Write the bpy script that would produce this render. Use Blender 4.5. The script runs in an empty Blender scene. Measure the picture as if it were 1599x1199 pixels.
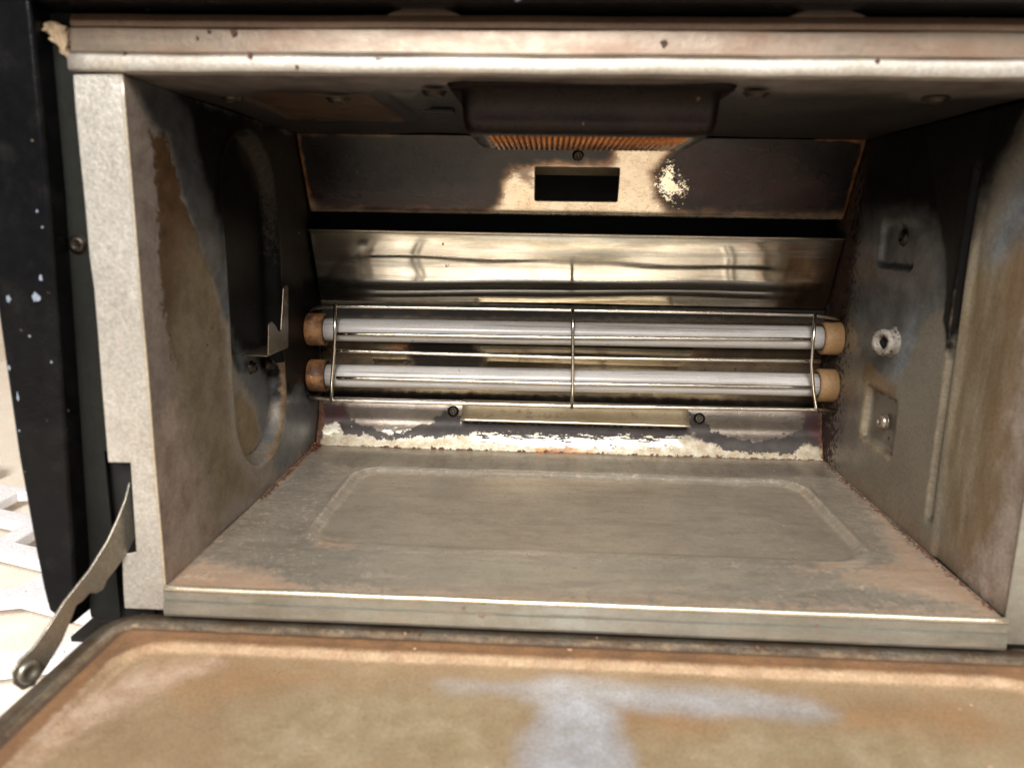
import bpy, bmesh, math, random
import numpy as np
from mathutils import Vector, Matrix, Euler

random.seed(7)
rng = np.random.default_rng(11)
S = bpy.context.scene
C = S.collection
K = 0.01            # every builder below takes centimetres

# ------------------------------------------------------------------ camera
cam_d = bpy.data.cameras.new("camera")
cam = bpy.data.objects.new("camera", cam_d)
C.objects.link(cam)
cam.location = (-1.173 * K, -25.437 * K, 13.342 * K)
cam.rotation_euler = (math.radians(77.982), math.radians(-0.9217), math.radians(2.8924))
cam_d.sensor_width = 36.0
cam_d.lens = 36.0 * 1198.35 / 1599.0
cam_d.clip_start = 0.005
cam_d.clip_end = 50.0
cam_d.dof.use_dof = True
cam_d.dof.focus_distance = 0.425
cam_d.dof.aperture_fstop = 11.0
S.camera = cam

# ------------------------------------------------------------------ world and lamps (a kitchen: ceiling lamp behind and above the viewer)
W = bpy.data.worlds.new("World")
S.world = W
W.use_nodes = True
bg = W.node_tree.nodes["Background"]
bg.inputs[0].default_value = (1.0, 0.975, 0.95, 1)
bg.inputs[1].default_value = 0.4

def area(name, loc, target, size, power, col, size_y=None):
    l = bpy.data.lights.new(name, 'AREA')
    l.energy = power
    l.color = col
    l.size = size
    if size_y:
        l.shape = 'RECTANGLE'; l.size_y = size_y
    o = bpy.data.objects.new(name, l)
    C.objects.link(o)
    o.location = loc
    d = Vector(target) - Vector(loc)
    o.rotation_euler = d.to_track_quat('-Z', 'Y').to_euler()
    return o
area("ceiling_lamp", (-0.1, -1.25, 0.98), (0, 0.08, 0.04), 0.7, 54, (1.0, 0.97, 0.94))
area("kitchen_lamp", (0.7, -0.9, 1.0), (0, 0.0, 0.05), 0.5, 8, (1.0, 0.98, 0.96))

S.view_settings.view_transform = 'Standard'
S.view_settings.look = 'None'
S.view_settings.gamma = 1.0
S.view_settings.exposure = 0.0

# ------------------------------------------------------------------ helpers
def c(r, g, b):
    f = lambda v: (v / 255.0 / 12.92) if v / 255.0 <= 0.04045 else ((v / 255.0 + 0.055) / 1.055) ** 2.4
    return (f(r), f(g), f(b), 1.0)

class NT:
    def __init__(s, name):
        m = bpy.data.materials.new(name); m.use_nodes = True
        s.m = m; s.t = m.node_tree
        s.b = s.t.nodes["Principled BSDF"]
    def n(s, typ, **kw):
        x = s.t.nodes.new(typ)
        for k, v in kw.items(): setattr(x, k, v)
        return x
    def put(s, sock, v):
        if isinstance(v, bpy.types.NodeSocket): s.t.links.new(v, sock)
        else: sock.default_value = v
    def math(s, op, a, b=None, cl=False):
        x = s.n('ShaderNodeMath', operation=op); x.use_clamp = cl
        s.put(x.inputs[0], a)
        if b is not None: s.put(x.inputs[1], b)
        return x.outputs[0]
    def noise(s, vec, scale, detail=4, rough=0.55, stretch=None, off=0.0, dist=0.0):
        if stretch or off:
            mp = s.n('ShaderNodeMapping')
            s.put(mp.inputs['Vector'], vec)
            mp.inputs['Scale'].default_value = stretch or (1, 1, 1)
            mp.inputs['Location'].default_value = (off, off * 1.7, off * 0.6)
            vec = mp.outputs[0]
        x = s.n('ShaderNodeTexNoise')
        s.put(x.inputs['Vector'], vec)
        x.inputs['Scale'].default_value = scale; x.inputs['Detail'].default_value = detail
        x.inputs['Roughness'].default_value = rough; x.inputs['Distortion'].default_value = dist
        return x.outputs[0]
    def smooth(s, v, a, b, lo=0.0, hi=1.0):
        x = s.n('ShaderNodeMapRange', interpolation_type='SMOOTHSTEP')
        s.put(x.inputs[0], v)
        x.inputs[1].default_value = a; x.inputs[2].default_value = b
        x.inputs[3].default_value = lo; x.inputs[4].default_value = hi
        return x.outputs[0]
    def mix(s, f, a, b):
        x = s.n('ShaderNodeMix', data_type='RGBA')
        s.put(x.inputs[0], f); s.put(x.inputs[6], a); s.put(x.inputs[7], b)
        return x.outputs[2]
    def mixf(s, f, a, b):
        x = s.n('ShaderNodeMix', data_type='FLOAT')
        s.put(x.inputs[0], f); s.put(x.inputs[2], a); s.put(x.inputs[3], b)
        return x.outputs[0]
    def attr(s, name, vec=False):
        x = s.n('ShaderNodeAttribute', attribute_name=name)
        return x.outputs['Vector'] if vec else x.outputs['Fac']

def stained(name, base, base2, rough=0.4, metal=0.6, layers=(), grain=None, specks=(), var=0.45, bump=0.15,
            coord='st', tint=None, aniso=0.0, spec_scale=1.0, grainamp=0.16, spec=0.5, scratches=0.0):
    """Metal sheet with layered stains. Layer: dict(a=attribute | n=noise scale, col, col2, soft, amp, ns, rough, metal, off, op)."""
    T = NT(name)
    if coord == 'st':
        v = T.attr('st', True)
    else:
        tc = T.n('ShaderNodeTexCoord'); mp = T.n('ShaderNodeMapping')
        T.put(mp.inputs[0], tc.outputs['Object']); mp.inputs['Scale'].default_value = (100, 100, 100)
        v = mp.outputs[0]
    big = T.noise(v, 0.33, 5, 0.6, off=3.1)
    mid = T.noise(v, 1.9, 6, 0.65, off=8.4)
    fine = T.noise(v, 9.0, 4, 0.75, off=1.4)
    vmix = T.math('ADD', T.math('MULTIPLY', big, 0.6), T.math('MULTIPLY', mid, 0.4))
    vv = T.smooth(vmix, 0.5 - var * 0.4, 0.5 + var * 0.4)
    col = T.mix(vv, base, base2)
    ra = min(0.16, rough * 0.6)
    r = T.math('ADD', rough - ra / 2, T.math('MULTIPLY', mid, ra))
    met = metal
    spc = spec
    for i, L in enumerate(layers):
        ns = L.get('ns', 2.0); amp = L.get('amp', 0.5); soft = L.get('soft', 0.2)
        nz = T.noise(v, ns, 7, L.get('nr', 0.62), stretch=L.get('st'), off=5.3 + i * 2.1)
        d = T.math('MULTIPLY', T.math('SUBTRACT', nz, 0.5), amp * 4)
        if 'a' in L: d = T.math('ADD', d, T.attr(L['a']))
        d = T.math('ADD', d, L.get('off', 0.0))
        m = T.smooth(d, -soft, soft, 0, L.get('op', 1.0))
        cc = T.mix(T.smooth(T.noise(v, L.get('cs', 0.9), 5, 0.65, off=9 + i, stretch=L.get('st')), 0.32, 0.68), L['col'], L.get('col2', L['col']))
        col = T.mix(m, col, cc)
        r = T.mixf(m, r, L.get('rough', rough)) 
        met = T.mixf(m, met, L.get('metal', metal))
        if 'spec' in L or not isinstance(spc, float): spc = T.mixf(m, spc, L.get('spec', spec))
    # overall fine mottling
    fine = T.math('ADD', T.math('MULTIPLY', T.math('SUBTRACT', fine, 0.5), 1.5), 0.5)
    hs = T.n('ShaderNodeHueSaturation')
    g = fine
    if grain:
        stx = (0.35, 14, 1) if grain == 's' else (14, 0.35, 1)
        gr = T.noise(v, 3.0, 4, 0.7, stretch=stx, off=2.2)
        g = T.math('ADD', T.math('MULTIPLY', fine, 0.4), T.math('MULTIPLY', gr, 0.6))
        r = T.math('ADD', r, T.math('MULTIPLY', T.math('SUBTRACT', gr, 0.5), grainamp))
    T.put(hs.inputs['Value'], T.math('ADD', 0.42, T.math('ADD', T.math('MULTIPLY', g, 0.86), T.math('MULTIPLY', mid, 0.3))))
    T.put(hs.inputs['Color'], col)
    col = hs.outputs[0]
    if scratches:
        for q, (rot, sc) in enumerate(((0.25, 1.0), (-0.6, 0.8), (1.3, 0.6))):
            mp = T.n('ShaderNodeMapping'); T.put(mp.inputs[0], v); mp.inputs['Rotation'].default_value = (0, 0, rot); mp.inputs['Scale'].default_value = (0.45, 9, 1); mp.inputs['Location'].default_value = (q * 4.1, 2 + q, 0)
            wn = T.n('ShaderNodeTexNoise'); T.put(wn.inputs['Vector'], mp.outputs[0]); wn.inputs['Scale'].default_value = 1.1 * sc; wn.inputs['Detail'].default_value = 2
            line = T.smooth(T.math('ABSOLUTE', T.math('SUBTRACT', wn.outputs[0], 0.5)), 0.012, 0.0)
            gate = T.smooth(T.noise(v, 0.6, 3, off=20 + q * 3), 0.56, 0.66)
            sm = T.math('MULTIPLY', T.math('MULTIPLY', line, gate), scratches)
            col = T.mix(sm, col, tuple(min(1, x * 1.6 + 0.05) for x in base2[:3]) + (1,))
    for j, (kind, density, size, scol) in enumerate(specks):
        vo = T.n('ShaderNodeTexVoronoi'); 
        mp = T.n('ShaderNodeMapping'); T.put(mp.inputs[0], v); mp.inputs['Location'].default_value = (j * 3.3 + .7, j * 1.1, 0)
        wob = T.n('ShaderNodeVectorMath', operation='ADD'); T.put(wob.inputs[0], mp.outputs[0])
        nn = T.n('ShaderNodeTexNoise'); T.put(nn.inputs['Vector'], mp.outputs[0]); nn.inputs['Scale'].default_value = 9
        sc_ = T.n('ShaderNodeVectorMath', operation='SCALE'); T.put(sc_.inputs[0], nn.outputs[1]); sc_.inputs['Scale'].default_value = 0.22
        T.put(wob.inputs[1], sc_.outputs[0])
        T.put(vo.inputs['Vector'], wob.outputs[0]); vo.inputs['Scale'].default_value = density
        sep = T.n('ShaderNodeSeparateColor'); T.put(sep.inputs[0], vo.outputs['Color'])
        rad = T.math('MULTIPLY', T.math('POWER', sep.outputs[0], 4.0), size * density * 1.7)
        mk = T.math('LESS_THAN', vo.outputs['Distance'], rad)
        mk = T.math('MULTIPLY', mk, T.smooth(T.noise(v, 0.55, 4, 0.7, off=30 + j * 4), 0.44, 0.54))
        col = T.mix(T.math('MULTIPLY', mk, 0.8), col, scol)
        met = T.mixf(mk, met, 0.0); r = T.mixf(mk, r, 0.8)
    T.put(T.b.inputs['Base Color'], col)
    T.put(T.b.inputs['Roughness'], r)
    T.put(T.b.inputs['Metallic'], met)
    T.put(T.b.inputs['Specular IOR Level'], spc)
    if aniso:
        T.b.inputs['Anisotropic'].default_value = aniso
    bp = T.n('ShaderNodeBump'); bp.inputs['Strength'].default_value = bump; bp.inputs['Distance'].default_value = 0.0004
    T.put(bp.inputs['Height'], T.math('ADD', g, T.math('MULTIPLY', mid, 1.5)))
    T.put(T.b.inputs['Normal'], bp.outputs[0])
    return T.m

def plain(name, col, rough=0.4, metal=0.0, col2=None, scale=3.0, bump=0.1, **kw):
    return stained(name, col, col2 or tuple(x * 0.7 for x in col[:3]) + (1,), rough, metal, coord='obj', bump=bump, **kw)

def link(o, parent=None):
    C.objects.link(o)
    if parent is not None:
        o.parent = parent
        bpy.context.view_layer.update()
        o.matrix_parent_inverse = parent.matrix_world.inverted()
    return o

def empty(name, loc, label, cat):
    o = bpy.data.objects.new(name, None)
    o.location = [x * K for x in loc]
    o.empty_display_size = 0.02
    o['label'] = label; o['category'] = cat
    C.objects.link(o)
    bpy.context.view_layer.update()
    return o

def obj(name, bm, mat, parent=None, smooth=False, bevel=0, label=None, seg=2):
    bmesh.ops.recalc_face_normals(bm, faces=bm.faces)
    me = bpy.data.meshes.new(name)
    bm.to_mesh(me); bm.free()
    me.transform(Matrix.Scale(K, 4))
    me.materials.append(mat)
    if smooth:
        me.shade_smooth() if hasattr(me, 'shade_smooth') else None
    o = bpy.data.objects.new(name, me)
    if bevel:
        b = o.modifiers.new('bevel', 'BEVEL'); b.width = bevel * K; b.segments = seg; b.limit_method = 'ANGLE'; b.angle_limit = math.radians(40)
        for p in me.polygons: p.use_smooth = True
        b.harden_normals = False
        w = o.modifiers.new('wn', 'WEIGHTED_NORMAL'); w.keep_sharp = True
    if label: o['label'] = label
    return link(o, parent)

def box(bm, x0, x1, y0, y1, z0, z1):
    vs = [bm.verts.new((x, y, z)) for x in (x0, x1) for y in (y0, y1) for z in (z0, z1)]
    for f in ((0, 1, 3, 2), (4, 6, 7, 5), (0, 4, 5, 1), (2, 3, 7, 6), (0, 2, 6, 4), (1, 5, 7, 3)):
        bm.faces.new([vs[i] for i in f])

def tube(bm, pts, r, seg=12, cap=True, radii=None):
    """round bar along points"""
    pts = [Vector(p) for p in pts]
    rings = []
    up = None
    for i, p in enumerate(pts):
        a = pts[max(i - 1, 0)]; b = pts[min(i + 1, len(pts) - 1)]
        d = (b - a).normalized()
        if up is None:
            up = d.orthogonal().normalized()
        up = (up - d * up.dot(d)).normalized()
        s2 = d.cross(up)
        rr = radii[i] if radii else r
        rings.append([bm.verts.new(p + (up * math.cos(t) + s2 * math.sin(t)) * rr) for t in [2 * math.pi * k / seg for k in range(seg)]])
    for a, b in zip(rings, rings[1:]):
        for k in range(seg):
            f = bm.faces.new((a[k], a[(k + 1) % seg], b[(k + 1) % seg], b[k])); f.smooth = True
    if cap:
        bm.faces.new(rings[0][::-1]); bm.faces.new(rings[-1])

def lathe(bm, prof, M, seg=28):
    """profile (radius, height) turned about local Z, placed by matrix M"""
    rings = []
    for r, h in prof:
        if r < 1e-5:
            rings.append([bm.verts.new(M @ Vector((0, 0, h)))])
        else:
            rings.append([bm.verts.new(M @ Vector((r * math.cos(2 * math.pi * k / seg), r * math.sin(2 * math.pi * k / seg), h))) for k in range(seg)])
    for a, b in zip(rings, rings[1:]):
        for k in range(seg):
            k2 = (k + 1) % seg
            if len(a) == 1 and len(b) == 1: continue
            if len(a) == 1: f = bm.faces.new((a[0], b[k], b[k2]))
            elif len(b) == 1: f = bm.faces.new((a[k], a[k2], b[0]))
            else: f = bm.faces.new((a[k], a[k2], b[k2], b[k]))
            f.smooth = True

def extrude_profile(bm, prof, x0, x1, nx=1, wob=0.0):
    """closed (y,z) profile swept along X"""
    rows = []
    for i in range(nx + 1):
        x = x0 + (x1 - x0) * i / nx
        dz = wob * math.sin(i * 1.7) * 0.5 + wob * math.sin(i * 0.63 + 1)
        rows.append([bm.verts.new((x, y, z + dz)) for y, z in prof])
    n = len(prof)
    for a, b in zip(rows, rows[1:]):
        for k in range(n):
            bm.faces.new((a[k], a[(k + 1) % n], b[(k + 1) % n], b[k]))
    bm.faces.new(rows[0]); bm.faces.new(rows[-1][::-1])

def plate(bm, outline, place, th):
    """flat outline [(a,b)] mapped by place(a,b,h), thickness th"""
    A = [bm.verts.new(place(a, b, 0)) for a, b in outline]
    B = [bm.verts.new(place(a, b, th)) for a, b in outline]
    bm.faces.new(A); bm.faces.new(B[::-1])
    n = len(outline)
    for k in range(n):
        bm.faces.new((A[k], B[k], B[(k + 1) % n], A[(k + 1) % n]))

def sdf(P, poly):
    """signed distance (positive inside) of points P (n,2) to a polygon"""
    poly = np.array(poly, float)
    d = np.full(len(P), 1e9); inside = np.zeros(len(P), bool)
    for a, b in zip(poly, np.roll(poly, -1, 0)):
        e = b - a; w = P - a
        t = np.clip((w @ e) / max(e @ e, 1e-12), 0, 1)
        q = w - t[:, None] * e
        d = np.minimum(d, (q * q).sum(1))
        cnd = (a[1] > P[:, 1]) != (b[1] > P[:, 1])
        with np.errstate(divide='ignore', invalid='ignore'):
            xx = a[0] + (P[:, 1] - a[1]) * (b[0] - a[0]) / (b[1] - a[1] if b[1] != a[1] else 1e-12)
        inside ^= cnd & (P[:, 0] < xx)
    d = np.sqrt(d)
    return np.where(inside, d, -d)

def panel(name, O, sv, tv, nv, srange, trange, step, mat, parent, height=None, masks=None, hole=None, th=0.08, label=None, keep=None):
    """sheet of metal: a dense grid with pressed relief, and stain fields stored as attributes"""
    O, sv, tv, nv = [np.array(a, float) for a in (O, sv, tv, nv)]
    sv /= np.linalg.norm(sv); tv /= np.linalg.norm(tv); nv /= np.linalg.norm(nv)
    def lines(a, b, cuts):
        n = max(2, int(round((b - a) / step)) + 1)
        L = list(np.linspace(a, b, n))
        for q in cuts:
            i = int(np.argmin([abs(x - q) for x in L])); L[i] = q
        return np.array(sorted(L))
    cs = [hole[0], hole[1]] if hole else []
    ct = [hole[2], hole[3]] if hole else []
    ss = lines(srange[0], srange[1], cs); tt = lines(trange[0], trange[1], ct)
    SS, TT = np.meshgrid(ss, tt, indexing='ij')
    P = np.stack([SS.ravel(), TT.ravel()], 1)
    h = height(P[:, 0], P[:, 1]) if height else np.zeros(len(P))
    V = (O + P[:, :1] * sv + P[:, 1:] * tv + h[:, None] * nv) * K
    ns, nt = len(ss), len(tt)
    I, J = np.meshgrid(np.arange(ns - 1), np.arange(nt - 1), indexing='ij')
    I = I.ravel(); J = J.ravel()
    cx = (ss[I] + ss[I + 1]) / 2; cy = (tt[J] + tt[J + 1]) / 2
    ok = np.ones(len(I), bool)
    if hole: ok &= ~((cx > hole[0]) & (cx < hole[1]) & (cy > hole[2]) & (cy < hole[3]))
    if keep is not None: ok &= keep(cx, cy)
    I, J = I[ok], J[ok]
    a = I * nt + J; b = (I + 1) * nt + J; cc = (I + 1) * nt + J + 1; d = I * nt + J + 1
    flip = np.dot(np.cross(sv, tv), nv) < 0
    F = np.stack([a, b, cc, d] if not flip else [a, d, cc, b], 1)
    me = bpy.data.meshes.new(name)
    me.vertices.add(len(V)); me.vertices.foreach_set('co', V.ravel())
    me.loops.add(F.size); me.loops.foreach_set('vertex_index', F.ravel())
    me.polygons.add(len(F)); me.polygons.foreach_set('loop_start', np.arange(0, F.size, 4)); me.polygons.foreach_set('loop_total', np.full(len(F), 4))
    me.polygons.foreach_set('use_smooth', np.ones(len(F), bool))
    me.update()
    at = me.attributes.new('st', 'FLOAT_VECTOR', 'POINT')
    at.data.foreach_set('vector', np.column_stack([P, np.full(len(P), hash(name) % 1 + len(name) * 1.37)]).astype(np.float32).ravel())
    for k, polys in (masks or {}).items():
        if callable(polys): dd = polys(P[:, 0], P[:, 1])
        else:
            dd = np.full(len(P), -9.0)
            for q in polys: dd = np.maximum(dd, sdf(P, q))
        x = me.attributes.new(k, 'FLOAT', 'POINT'); x.data.foreach_set('value', np.clip(dd, -9, 9).astype(np.float32))
    me.materials.append(mat)
    o = bpy.data.objects.new(name, me)
    so = o.modifiers.new('thickness', 'SOLIDIFY'); so.thickness = th * K; so.offset = -1; so.use_even_offset = False
    if label: o['label'] = label
    return link(o, parent)

def rrect(s, t, s0, s1, t0, t1, r):
    """signed distance to rounded rectangle, positive inside"""
    cx, cy = (s0 + s1) / 2, (t0 + t1) / 2; hx, hy = (s1 - s0) / 2 - r, (t1 - t0) / 2 - r
    qx = np.abs(s - cx) - hx; qy = np.abs(t - cy) - hy
    return -(np.hypot(np.maximum(qx, 0), np.maximum(qy, 0)) + np.minimum(np.maximum(qx, qy), 0) - r)
def sstep(a, b, x):
    q = np.clip((x - a) / (b - a), 0, 1); return q * q * (3 - 2 * q)
def wave(s, t, k=1.0):
    return 0.02 * k * (np.sin(s * 0.45 + 1.3) * np.cos(t * 0.38) + 0.6 * np.sin(s * 0.93 + t * 0.71))

def screw(name, loc, axis, r, parent, mat, slotmat, h=0.12, cross=True, label=None):
    """pan head screw with a recessed cross; axis points out of the sheet"""
    q = Vector(axis).to_track_quat('Z', 'Y').to_matrix().to_4x4()
    M = Matrix.Translation(Vector(loc)) @ q
    bm = bmesh.new()
    lathe(bm, [(r * 1.25, -0.02), (r * 1.25, 0.02), (r * 1.0, 0.03), (r, h * 0.55), (r * 0.8, h * 0.9), (r * 0.55, h), (r * 0.5, h * 0.92), (r * 0.34, h * 0.35), (0, h * 0.2)], M, 24)
    if cross:
        for a in (0.4, 0.4 + math.pi / 2):
            vs = []
            for (u, v) in ((-r * 0.6, -r * 0.1), (r * 0.6, -r * 0.1), (r * 0.6, r * 0.1), (-r * 0.6, r * 0.1)):
                x = u * math.cos(a) - v * math.sin(a); y = u * math.sin(a) + v * math.cos(a)
                vs.append((x, y))
            lo = [bm.verts.new(M @ Vector((x, y, h * 0.2))) for x, y in vs]
            hi = [bm.verts.new(M @ Vector((x, y, h * 0.62))) for x, y in vs]
            bm.faces.new(hi); bm.faces.new(lo[::-1])
            for k in range(4): bm.faces.new((lo[k], lo[(k + 1) % 4], hi[(k + 1) % 4], hi[k]))
    return obj(name, bm, mat, parent, label=label)

# ------------------------------------------------------------------ materials
SOOT = dict(col=c(5, 5, 4), col2=c(15, 14, 14), rough=0.42, metal=0.0, spec=0.1)
M_floor = stained('aluminised floor sheet', c(202, 192, 175), c(168, 160, 147), 0.28, 0.7, grain='s', bump=0.3, var=0.6, scratches=0.6,
    layers=[dict(n=1, col=c(190, 164, 134), col2=c(160, 126, 96), soft=0.12, amp=1.1, ns=4.2, nr=0.85, off=-0.3, rough=0.6, metal=0.15, op=0.6), dict(n=1, col=c(112, 100, 84), col2=c(130, 112, 90), soft=0.12, amp=1.1, ns=3.6, nr=0.85, off=-0.42, rough=0.45, metal=0.5, op=0.55), dict(n=1, col=c(122, 110, 96), col2=c(136, 124, 108), soft=0.4, amp=0.8, ns=1.1, nr=0.75, off=-0.1, rough=0.38, metal=0.6, op=0.5, st=(0.4, 1.5, 1)),
            dict(a='edge', col=c(166, 128, 96), col2=c(150, 124, 98), soft=0.6, amp=1.1, ns=2.6, nr=0.8, rough=0.65, metal=0.15, op=0.7),
            dict(a='rust', col=c(160, 116, 80), col2=c(150, 110, 78), soft=0.5, amp=0.5, ns=3.5, rough=0.75, metal=0.1, op=0.5),
            dict(a='inner', col=c(146, 130, 110), col2=c(166, 152, 132), soft=0.25, amp=0.2, ns=2, rough=0.4, metal=0.6, op=0.45),
            dict(a='blue', col=c(152, 150, 138), col2=c(160, 150, 126), soft=0.9, amp=0.6, ns=0.9, st=(0.5, 1.6, 1), rough=0.4, metal=0.5, op=0.35),
            dict(a='back', col=c(120, 108, 96), col2=c(160, 150, 136), soft=0.5, amp=0.4, ns=2.0, rough=0.35, metal=0.75, op=0.6, st=(1.8, 0.4, 1)),
            dict(a='pale', col=c(190, 166, 144), col2=c(170, 148, 126), soft=0.12, amp=0.9, ns=5.5, nr=0.8, off=-0.35, rough=0.8, metal=0.0, op=0.5)],
    specks=[('d', 1.1, 0.07, c(80, 55, 38)), ('l', 1.6, 0.028, c(186, 172, 150)), ('o', 3.0, 0.035, c(140, 112, 86)), ('o', 5.5, 0.022, c(176, 150, 122)), ('d', 5.0, 0.022, c(96, 84, 70))])
M_lip = stained('galvanised lip', c(146, 144, 134), c(126, 122, 110), 0.36, 0.7, grain='s', coord='obj', bump=0.15,
    layers=[dict(n=1, col=c(120, 92, 64), col2=c(150, 120, 88), soft=0.2, amp=0.35, ns=1.2, off=-0.22, rough=0.65, metal=0.15, op=0.7, st=(0.6, 1, 3))],
    specks=[('d', 1.6, 0.07, c(96, 66, 44))])
M_edge = stained('folded edge with painted highlight', c(216, 206, 186), c(186, 172, 148), 0.3, 0.75, coord='obj', bump=0.1,
    layers=[dict(n=1, col=c(128, 92, 62), col2=c(150, 112, 80), soft=0.12, amp=0.35, ns=2.2, off=-0.26, rough=0.7, metal=0.1, op=0.7)])  # edge highlight painted in as a paler metal, with rust patches
M_left = stained('heat stained left wall', c(134, 126, 116), c(150, 142, 131), 0.34, 0.55, grain=None, bump=0.25, var=0.6,
    layers=[dict(a='front', col=c(118, 104, 96), col2=c(142, 130, 120), soft=0.35, amp=0.25, ns=1.6, rough=0.5, metal=0.35),
            dict(a='low', col=c(164, 148, 134), col2=c(126, 108, 94), soft=0.5, amp=0.9, ns=1.2, nr=0.7, rough=0.42, metal=0.4, op=0.8, st=(1, 0.7, 1)),
            dict(a='brown', col=c(58, 38, 20), col2=c(84, 62, 40), soft=0.12, amp=0.4, ns=3.4, nr=0.7, rough=0.42, metal=0.2),
            dict(a='olive', col=c(120, 106, 84), col2=c(98, 82, 60), soft=1.2, amp=0.5, ns=1.0, rough=0.4, metal=0.3),
            dict(a='grey', col=c(84, 87, 90), col2=c(60, 59, 58), soft=0.25, amp=0.15, ns=1.0, rough=0.35, metal=0.4),
            dict(a='soot', soft=0.45, amp=0.35, ns=0.8, **SOOT),
            dict(a='steel', col=c(88, 95, 102), col2=c(112, 114, 114), soft=0.5, amp=0.35, ns=1.2, rough=0.4, metal=0.5, op=0.85),
            dict(a='tan', col=c(138, 120, 92), col2=c(116, 98, 72), soft=0.2, amp=0.2, ns=1.2, rough=0.42, metal=0.3),
            dict(a='fuzz', col=c(60, 48, 30), col2=c(16, 12, 9), soft=0.5, amp=1.4, ns=4.0, nr=0.75, rough=0.8, metal=0.0, op=0.6, st=(2.2, 1, 1), cs=3),
            dict(a='grimeshade', col=c(18, 13, 10), col2=c(34, 24, 18), soft=0.08, amp=0.08, ns=2.0, rough=0.7, metal=0.0, op=0.9),
            dict(a='litedge', col=c(168, 146, 118), col2=c(120, 92, 66), soft=0.1, amp=0.12, ns=2.0, rough=0.35, metal=0.6, op=0.85),
            dict(a='crust', col=c(74, 42, 26), col2=c(120, 92, 66), soft=0.1, amp=0.5, ns=5, rough=0.9, metal=0.0, cs=5)],
    specks=[('l', 1.3, 0.05, c(150, 138, 120)), ('d', 1.7, 0.05, c(60, 44, 32))])
M_right = stained('heat stained right wall', c(152, 146, 133), c(130, 122, 108), 0.32, 0.55, bump=0.3, var=0.6,
    layers=[dict(a='streak', col=c(178, 166, 142), col2=c(136, 114, 82), soft=0.7, amp=0.8, ns=1.0, rough=0.32, metal=0.5, op=0.8, st=(1.3, 0.22, 1)),
            dict(a='orange', col=c(130, 98, 66), col2=c(146, 116, 84), soft=0.6, amp=0.7, ns=1.5, rough=0.45, metal=0.25, op=0.55, st=(1.5, 0.4, 1)),
            dict(a='pink', col=c(206, 192, 182), col2=c(170, 152, 140), soft=0.7, amp=0.8, ns=1.6, nr=0.7, rough=0.45, metal=0.35, op=0.85, st=(1, 0.6, 1)),
            dict(a='purple', col=c(104, 94, 92), col2=c(130, 118, 108), soft=0.6, amp=0.5, ns=1.2, rough=0.4, metal=0.4, op=0.8),
            dict(a='grey', col=c(84, 84, 84), col2=c(112, 114, 114), soft=0.3, amp=0.4, ns=1.1, rough=0.36, metal=0.4),
            dict(a='tanspot', col=c(150, 120, 80), col2=c(120, 92, 60), soft=0.15, amp=0.2, ns=2, rough=0.4, metal=0.3, op=0.8),
            dict(a='soot', soft=0.9, amp=0.35, ns=0.8, **SOOT),
            dict(a='soottwo', col=c(8, 8, 8), col2=c(18, 16, 15), soft=0.14, amp=0.1, ns=1.2, rough=0.4, metal=0.0, spec=0.15),
            dict(a='gleam', col=c(158, 168, 178), col2=c(112, 118, 122), soft=0.8, amp=0.25, ns=0.9, rough=0.32, metal=0.5, op=0.9),
            dict(a='litedge', op=0.75, col=c(176, 162, 138), col2=c(130, 112, 90), soft=0.06, amp=0.05, ns=1.4, rough=0.32, metal=0.6, cs=1.2),
            dict(a='grimeshade', col=c(20, 15, 12), col2=c(40, 30, 22), soft=0.1, amp=0.10, ns=2.0, rough=0.7, metal=0.0, op=0.9),
            dict(a='crust', col=c(70, 42, 28), col2=c(30, 20, 14), soft=0.15, amp=0.6, ns=3.5, rough=0.9, metal=0.0, cs=4)],
    specks=[('l', 1.2, 0.045, c(200, 186, 160)), ('d', 1.3, 0.06, c(60, 40, 26)), ('d', 2.6, 0.03, c(60, 46, 34))])
M_ceil = stained('sooty ceiling sheet', c(54, 49, 47), c(34, 31, 30), 0.34, 0.15, bump=0.3, spec=0.4,
    layers=[dict(a='front', col=c(120, 110, 104), col2=c(90, 80, 74), soft=1.1, amp=0.4, ns=0.7, rough=0.45, metal=0.5),
            dict(a='brown', col=c(60, 44, 33), col2=c(88, 68, 50), soft=0.3, amp=0.3, ns=0.8, rough=0.45, metal=0.3)],
    specks=[('d', 0.8, 0.09, c(20, 12, 8))])
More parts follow.
